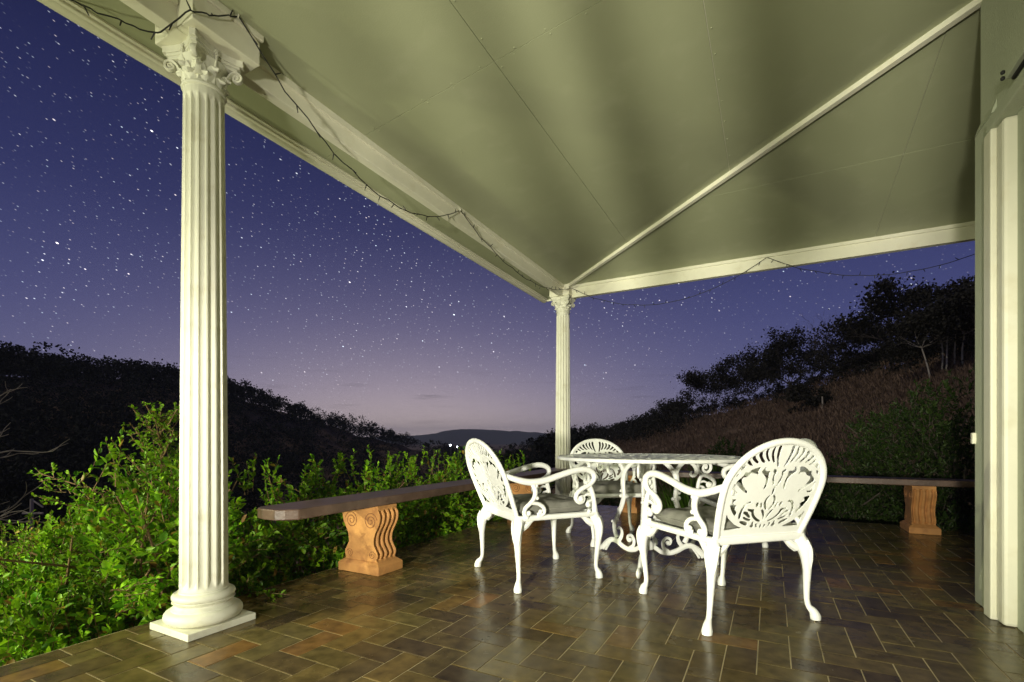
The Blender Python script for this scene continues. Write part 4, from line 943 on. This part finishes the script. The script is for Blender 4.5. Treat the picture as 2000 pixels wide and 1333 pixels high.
# reaching spray of the broad shrub
tw = []
for sx in (0, 1, 2):
    base = np.array([-1.28+0.05*sx, -4.08-0.05*sx, 0.48-0.05*sx]); tip = base+np.array([-0.42+0.08*sx, -0.26+0.03*sx, 0.15-0.02*sx])
    for k in range(16):
        t = k/16; p = base+(tip-base)*t; d = (tip-base)/np.linalg.norm(tip-base)+rg.standard_normal(3)*0.5; d[2] += 0.25; d /= np.linalg.norm(d); tw.append((p, p+d*rg.uniform(0.05, 0.12)))
shrub('leafy_spray', 'long leafy spray reaching out of the broad shrub against the dark hill', 'branch', tw, 'leaf', 0.032, 0.008, 7, (-1.25, -4.05, 0.4), None, [([(-1.25, -4.05, 0.42), (-1.45, -4.18, 0.53), (-1.69, -4.34, 0.63)], [0.006, 0.004, 0.002])], 77)
# sapling
def sapling():
    c = np.array([-1.17, -3.92, -0.6]); tw = []; st = [([c, c+(0.01, 0, 0.6), c+(-0.01, 0.01, 1.1), c+(0.0, 0.0, 1.62)], [0.017, 0.014, 0.010, 0.003])]
    for k in range(46):
        z = 0.45+1.12*(k/46)**0.9; a = k*2.4; l = 0.50*(1-(z-0.4)/1.38)+0.09
        d = np.array([math.cos(a), math.sin(a), 0.62+0.5*(z-0.5)]); d /= np.linalg.norm(d); p = c+np.array([0, 0, z]); e = p+d*l+np.array([0, 0, 0.05*l])
        st.append(([p, (p+e)/2-np.array([0, 0, 0.02]), e], [0.005, 0.0035, 0.0015]))
        m = int(5+l*26)
        for j in range(m):
            t = 0.12+0.88*j/m; q = p+(e-p)*t; dd = d*0.55+rg.standard_normal(3)*0.6; dd /= np.linalg.norm(dd); tw.append((q, q+dd*rg.uniform(0.025, 0.07)))
    for j in range(20):
        q = c+np.array([0, 0, 1.3+0.32*j/20]); dd = rg.standard_normal(3)*0.8+np.array([0, 0, .6]); dd /= np.linalg.norm(dd); tw.append((q, q+dd*0.05))
    shrub('sapling', 'slender upright sapling with small yellow green leaves rising behind the fluted column', 'sapling', tw, 'leaf2', 0.023, 0.0065, 7, tuple(c), None, st, 5)
sapling()
# sprig creeping onto the tiles by the plinth
tw = [(np.array([-0.26, -3.93, 0.0])+rg.normal(0, .03, 3)*(1, 1, 0.5), np.array([-0.26+0.34*k/14, -4.02+0.10*k/14, 0.16-0.15*k/14])+rg.normal(0, .035, 3)) for k in range(15)]
tw = [(np.maximum(a, (-9, -9, 0.012)), np.maximum(e, (-9, -9, 0.015))) for a, e in tw]
shrub('creeping_sprig', 'bright leafy sprig creeping onto the tiles beside the column plinth', 'plant', tw, 'leaf', 0.038, 0.010, 9, (-0.26, -3.95, 0.0), None, None, 8, 0.7)
tw = [(np.array([-0.27, -4.50, 0.10+0.02*k]), np.array([-0.13+0.022*k, -4.455-0.004*k, 0.17+0.018*k])) for k in range(5)]
shrub('leaf_tip', 'small shrub tip touching the fluted shaft of the column by the sapling', 'plant', tw, 'leaf', 0.034, 0.009, 6, (-0.22, -4.5, 0.1), None, None, 9, 0.6)

# planting behind the back bench
def back_shrub(px, r, rx, h, n, lm, lab, seed, L=0.05, W=0.011, name='garden_shrub', grp='shrubs beyond the back bench', tl=(0.16, 0.36)):
    g = ground_at(px, r); tw = mound(rg, (g[0], g[1]), rx, rx, h, n, g[2], tl)
    st = [([(g[0]+rg.normal(0, .08), g[1]+rg.normal(0, .08), g[2]-0.1), (g[0]+rg.normal(0, .2)*rx, g[1]+rg.normal(0, .2)*rx, g[2]+h*0.5), (g[0]+rg.normal(0, .4)*rx, g[1]+rg.normal(0, .4)*rx, g[2]+h*0.85)], [0.02, 0.013, 0.005]) for _ in range(6)]
    shrub(name, lab, 'shrub', tw, lm, L, W, 18, tuple(g), grp, st, seed, bark='darkbark')
back_shrub(1880, 7.6, 1.25, 2.1, 1300, 'leaf3', 'tall dark green bush beside the house beyond the back bench', 101)
back_shrub(1765, 8.3, 1.05, 1.85, 1100, 'leaf3', 'dark green bush behind the lone back pedestal', 102)
back_shrub(1660, 7.2, 0.6, 0.85, 420, 'leaf3', 'low dark bush between the lone back pedestal and the brightly lit chair back', 103)
back_shrub(1850, 6.1, 0.35, 0.50, 200, 'leaf3', 'knee-high fern-like bush at the tile edge near the house wall', 104)
back_shrub(1420, 14.0, 0.75, 1.7, 420, 'leaf3', 'pale green young bush standing alone at the foot of the brown hillside', 105, 0.07, 0.016)
back_shrub(975, 10.5, 0.75, 1.9, 520, 'leaf3', 'rounded olive green bush between the side-facing chair and the corner column', 106, 0.06, 0.014)
back_shrub(900, 11.5, 0.6, 1.75, 380, 'leaf3', 'dim olive bush beyond the hedge, just behind the side-facing chair back', 107, 0.06, 0.014)
back_shrub(800, 9.0, 0.5, 1.55, 320, 'leaf3', 'dim bush tops just above the hedge bench', 108, 0.06, 0.013)
back_shrub(1150, 8.5, 0.7, 0.75, 300, 'leaf3', 'low dark bush behind the corner column', 109)
back_shrub(1530, 8.0, 0.7, 0.75, 320, 'leaf3', 'low dark bush directly behind the brightly lit chair back', 110)
# strap-leaved clump
def strap_clump():
    c = np.array([1.55, 0.72, -0.3]); o = empty('strap_leaf_clump', tuple(c)); tag(o, 'clump of upright strap leaves just behind the back bench under the table top', 'plant')
    V = []; F = []
    for k in range(330):
        a = rg.uniform(0, 2*PI); r = 0.42*math.sqrt(rg.uniform()); p = np.array([r*math.cos(a)*1.2, r*math.sin(a)*0.6, 0.0]); h = rg.uniform(0.5, 0.95); lean = np.array([math.cos(a), math.sin(a), 0])*rg.uniform(0.05, 0.4); s = np.array([-math.sin(a+rg.normal(0, .8)), math.cos(a+rg.normal(0, .8)), 0])*rg.uniform(0.006, 0.011)
        i0 = len(V)
        for t in (0, 0.35, 0.7, 1.0): q = p+lean*t*t+np.array([0, 0, h*t*(1-0.25*t*np.linalg.norm(lean))]); w = 1-0.95*t**3; V += [q-s*w, q+s*w]
        for j in range(3): F.append((i0+2*j, i0+2*j+1, i0+2*j+3, i0+2*j+2))
    link('leaves', np_mesh('leaves', V, F), 'strap', o)
strap_clump()

# bare tree at the left edge
def branchy(o, b, p, d, l, r, depth, rg, tips, up=0.1, nmin=2, nmax=4, fork=0.6):
    pts = [p]; q = p.copy(); dd = d.copy()
    for k in range(4): dd = dd+rg.standard_normal(3)*0.16; dd[2] += up*0.3; dd /= np.linalg.norm(dd); q = q+dd*l/4; pts.append(q.copy())
    b.sweep(pts, np.linspace(r, r*0.55, 5), 6 if depth > 1 else 4, 2)
    if depth == 0: tips.append((pts[-1], dd)); return
    for k in range(rg.integers(nmin, nmax+1)):
        t = rg.uniform(0.45, 1.0) if k else 1.0; i = min(int(t*4), 3); s = pts[i]+(pts[i+1]-pts[i])*(t*4-i)
        nd = dd+rvec(1, rg)[0]*fork; nd[2] += up; nd /= np.linalg.norm(nd)
        branchy(o, b, s, nd, l*rg.uniform(0.55, 0.8), r*0.55, depth-1, rg, tips, up, nmin, nmax, fork)
def bare_tree():
    base = cw(-6.75, 5.2, 0); base[2] = -2.6; o = empty('bare_tree', tuple(base)); tag(o, 'leafless tree with pale branches reaching in above the shrubs on the slope', 'tree')
    rg = np.random.default_rng(4); b = MB(); b.sweep([(0, 0, 0), (0.05, 0, 1.2), (0.1, 0.05, 2.4), (0.1, 0.1, 3.4)], [0.09, 0.08, 0.065, 0.04], 8, 4); b.build('trunk', 'palebark', o, True)
    for k, (z, e) in enumerate(((2.15, (0.2, 0.15)), (2.55, (0.25, 0.25)), (2.8, (0.1, 0.1)), (3.0, (0.3, 0.45)), (3.25, (0.2, 0.6)), (2.35, (-0.2, 0.05)))):
        b = MB(); tips = []; d = RGT*1.0+FWD*e[0]+np.array([0, 0, e[1]]); d /= np.linalg.norm(d)
        branchy(o, b, np.array([0.07, 0.03, z]), d, 0.62, 0.026, 3, rg, tips, 0.10, 2, 3, 0.55); b.build('branch', 'palebark', o, True)
bare_tree()

# ------------------------------------------------------------------ hillside trees
def cards(tips, rg, per, rad, size):
    T = np.array([t[0] for t in tips]); n = len(T)*per; P = np.repeat(T, per, 0)+rg.standard_normal((n, 3))*rad*np.array([1, 1, 0.7])
    D = rvec(n, rg); Nn = rvec(n, rg); L = size*rg.uniform(0.5, 1.4, n); return leaf_geo(P, D, Nn, L, L*0.46)
def tree(name, label, base, h, cr, seed, trunkm='darkbark', depth=3, per=26, leaf='treeleaf', tf=0.3, lean=0.0, group='trees on the hillside', csz=None, up=0.22, rk=0.015):
    rg = np.random.default_rng(seed); o = empty(name, tuple(base)); tag(o, label, 'tree', group)
    b = MB(); tips = []; r = rk*h; top = np.array([lean*h*0.3, 0.02*h, h*tf])
    b.sweep([(0, 0, -0.4), tuple(top*0.5+rg.normal(0, .02, 3)*h*(1, 1, 0)), tuple(top)], [r*1.3, r, r*0.8], 7, 3)
    for k in range(7):
        a = 2*PI*k/7+rg.uniform(-.4, .4); d = np.array([math.cos(a)*cr, math.sin(a)*cr, h*(1-tf)*(0.8 if k % 2 else 0.25)]); d /= np.linalg.norm(d)
        branchy(o, b, top.copy(), d, math.hypot(cr, h*(1-tf))*0.42, r*0.55, depth, rg, tips, up, 2, 3, 0.75)
    b.build('trunk', trunkm, o, True)
    if per:
        keep = tips; V, F = cards(keep, rg, per, 0.075*h, csz or 0.032*h); link('crown', np_mesh('crown', V, F), leaf, o)
    return o
TR = [ # px, distance, height, crown radius, depth, leaves, label
 (1312, 96, 5.2, 3.2, 2, 26, 'small lacy tree at the lower end of the hillside tree line'),
 (1388, 88, 7.2, 3.6, 3, 20, 'dense dark tree second up the hillside tree line'),
 (1462, 82, 7.2, 3.4, 3, 20, 'dark tree with an open crown third up the hillside tree line'),
 (1545, 72, 6.6, 3.8, 3, 20, 'wide dark tree midway up the hillside tree line'),
 (1632, 62, 6.4, 2.6, 4, 0, 'leafless tree with a fan of fine branches on the hillside ridge'),
 (1684, 58, 4.4, 2.2, 3, 18, 'small dark tree between the leafless tree and the great round one'),
 (1770, 50, 5.8, 3.4, 3, 24, 'great round-headed dark tree highest on the hillside ridge'),
 (1868, 44, 3.6, 2.2, 3, 24, 'dark leafy tree on the hillside next to the house wall'),
 (1925, 37, 4.4, 1.4, 3, 18, 'tall dark tree whose crown shows past the house wall edge')]
for i, (px, r, h, cr, dp, per, lab) in enumerate(TR):
    g = ground_at(px, r); tree('hillside_tree', lab, g, h, cr, 200+i, 'darkbark', dp, int(per*3.0), tf=0.16)
for i, (px, r, h, lab) in enumerate(((1822, 38, 4.2, 'pale leaning trunk forking low on the open hillside'), (1838, 39, 4.0, 'slim pale trunk beside the leaning one on the hillside'), (1848, 38.5, 4.2, 'straight pale trunk in the middle of the pale group'), (1866, 39.5, 3.9, 'slim pale trunk set apart below the tall dark tree'), (1882, 38, 4.0, 'pale trunk beside the house wall edge on the hillside'))):
    tree('pale_trunk_tree', lab, ground_at(px, r), h, 1.3, 300+i, 'palebark', 2, 70, tf=0.5, rk=0.010, group='pale-trunked trees on the hillside', lean=(-0.4 if i == 0 else 0.05))
for i, (px, r, h, lab) in enumerate(((1565, 50, 2.3, 'round dark bush alone on the open brown hillside'), (1600, 47, 1.2, 'small dark bush below the round one on the brown hillside'), (1710, 53, 3.4, 'dark thicket under the great round tree'), (1490, 77, 4.0, 'thicket under the third tree of the tree line'), (1425, 84, 4.2, 'thicket under the second tree of the tree line'), (1570, 68, 3.6, 'thicket under the wide tree midway'), (1625, 62, 3.2, 'thicket around the foot of the leafless tree'), (1780, 46, 2.2, 'scrub below the great round tree on the slope'), (1350, 92, 3.6, 'thicket under the lower end of the tree line'))):
    tree('hillside_bush', lab, ground_at(px, r), h, h*0.9, 330+i, 'darkbark', 2, 40, tf=0.1, group='bushes on the hillside', csz=0.16)
# lone post on the slope
g = ground_at(1606, 46); o = MB().sweep([(0, 0, -0.3), (0.02, 0, 0.6), (0.0, 0, 1.15)], [0.07, 0.06, 0.055], 7, 2).build('timber_post', 'palebark', None, True, tuple(g)); tag(o, 'short pale timber post standing on the brown hillside', 'post')

def forest(name, n, pxr, rr, hr, seed, m, on_ridge, per=150, csz=1.0):
    rg = np.random.default_rng(seed); Vs = []; Fs = []; off = 0
    for k in range(n):
        px = rg.uniform(*pxr); th = th_px(px); d = float(np.interp(th, RTH, RIDGE[:, 2]))
        r = d*(1+rg.normal(0, 0.012)) if rg.uniform() < on_ridge else d*rg.uniform(*rr)
        g = ground_at(px, r); h = rg.uniform(*hr)*(1.0 if rg.uniform() > 0.06 else 1.35); q = per; hgt = h
        nc = rg.integers(3, 6); C = rg.standard_normal((nc, 3))*np.array([0.24, 0.24, 0.13])*h+np.array([0, 0, 0.62*h]); w = rg.integers(0, nc, q)
        P = g+C[w]+rg.standard_normal((q, 3))*np.array([0.085, 0.085, 0.06])*h
        nl = q*2//5; P[:nl] = g+np.stack([rg.normal(0, 0.30, nl)*h, rg.normal(0, 0.30, nl)*h, rg.uniform(0, 0.55, nl)*h], 1)
        L = rg.uniform(0.045, 0.10, q)*h*csz; V, F = leaf_geo(P, rvec(q, rg), rvec(q, rg), L, L*0.4); Vs.append(V); Fs.append(F+off); off += len(V)
    me = np_mesh(name, np.concatenate(Vs), np.concatenate(Fs)); o = link(name, me, m); tag(o, kind='stuff'); return o
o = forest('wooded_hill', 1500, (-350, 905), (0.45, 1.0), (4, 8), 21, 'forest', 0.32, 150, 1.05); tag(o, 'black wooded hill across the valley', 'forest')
o = forest('ridge_wood', 260, (1090, 1330), (0.7, 1.0), (2.2, 5.0), 22, 'treeleaf', 0.6); tag(o, 'low dark wood on the falling end of the hillside ridge', 'forest')
o = forest('undergrowth', 340, (1270, 1960), (0.85, 1.0), (0.8, 1.9), 24, 'treeleaf', 0.75, 140, 1.3); tag(o, 'dark scrub along the hillside tree line', 'scrub')
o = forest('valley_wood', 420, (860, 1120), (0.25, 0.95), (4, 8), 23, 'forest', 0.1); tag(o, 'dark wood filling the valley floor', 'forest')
# dry grass on the hillside
def dry_grass():
    rg = np.random.default_rng(31); n = 26000; px = rg.uniform(1180, 1960, n); th = np.arctan((px-1000)/FPX); d = np.interp(th, RTH, RIDGE[:, 2]); r = 11*(d/11)**rg.uniform(0, 1, n)
    z = terr(th, r); P = np.stack([CAM[0]+(RGT[0]*np.sin(th)+FWD[0]*np.cos(th))*r, CAM[1]+(RGT[1]*np.sin(th)+FWD[1]*np.cos(th))*r, z], -1)
    P = np.repeat(P, 3, 0)+rg.standard_normal((n*3, 3))*0.12*np.array([1, 1, 0]); k = len(P); D = rg.standard_normal((k, 3))*0.5; D[:, 2] = 1.0
    L = rg.uniform(0.18, 0.5, k)*np.repeat(0.6+r/60, 3); V, F = leaf_geo(P, D, rvec(k, rg), L, L*0.06)
    tag(link('dry_grass', np_mesh('dry_grass', V, F), 'grassblade'), 'dry brown grass on the open hillside', 'grass', kind='stuff')
dry_grass()
# power pole in the valley, lamps of far houses
g = ground_at(62, 45); pz = 0.84-(975-HY)/FPX*math.cos(th_px(62))*45
o = empty('power_pole', tuple(g)); tag(o, 'thin power pole with a crossarm standing down in the dark valley', 'pole'); hh = pz-g[2]
MB().sweep([(0, 0, -0.5), (0, 0, hh)], [0.14, 0.10], 8, 1).build('pole', 'palebark', o, True)
b = MB(); b.sweep([tuple(RGT*-0.6+np.array([0, 0, hh-0.95])), tuple(RGT*0.75+np.array([0, 0, hh-0.95]))], 0.07, 6, 1); b.build('crossarm', 'palebark', o)
MB().sweep([tuple(np.array([0, 0, hh-0.05])), tuple(RGT*0.75+np.array([0, 0, hh-0.55]))], 0.05, 6, 1).build('brace', 'palebark', o)
for px, py, r, lab in ((879.5, 870, 210, 'larger distant white lamp shining among the valley trees'), (893, 873, 215, 'fainter distant white lamp shining among the valley trees')):
    th = th_px(px); p = CAM+(RGT*math.sin(th)+FWD*math.cos(th))*r; p[2] = 0.84-(py-HY)/FPX*math.cos(th)*r
    o = empty('yard_lamp', tuple(p)); tag(o, lab, 'lamp', 'distant lamps'); MB().ball((0, 0, 0), 0.32 if 'larger' in lab else 0.22, 8).build('bulb', 'lit', o); MB().sweep([(0, 0, 0.3), (0, 0.4, 0.4), (0, 0.6, -6)], [0.06, 0.07, 0.1], 6, 1).build('pole', 'metal', o)

# evening air over the valley
hz = MB().box(-4600, 4600, -4600, 4600, -200, 130).build('haze', None); hz['kind'] = 'stuff'; hz['label'] = 'thin evening air over the valley'; hz['category'] = 'haze'
hm = bpy.data.materials.new('haze'); hm.use_nodes = True; N = hm.node_tree.nodes; N.clear(); pv = N.new('ShaderNodeVolumePrincipled'); pv.inputs['Color'].default_value = (0.86, 0.90, 1.0, 1); pv.inputs['Density'].default_value = 0.00022
ou = N.new('ShaderNodeOutputMaterial'); hm.node_tree.links.new(pv.outputs[0], ou.inputs['Volume']); hz.data.materials.append(hm)
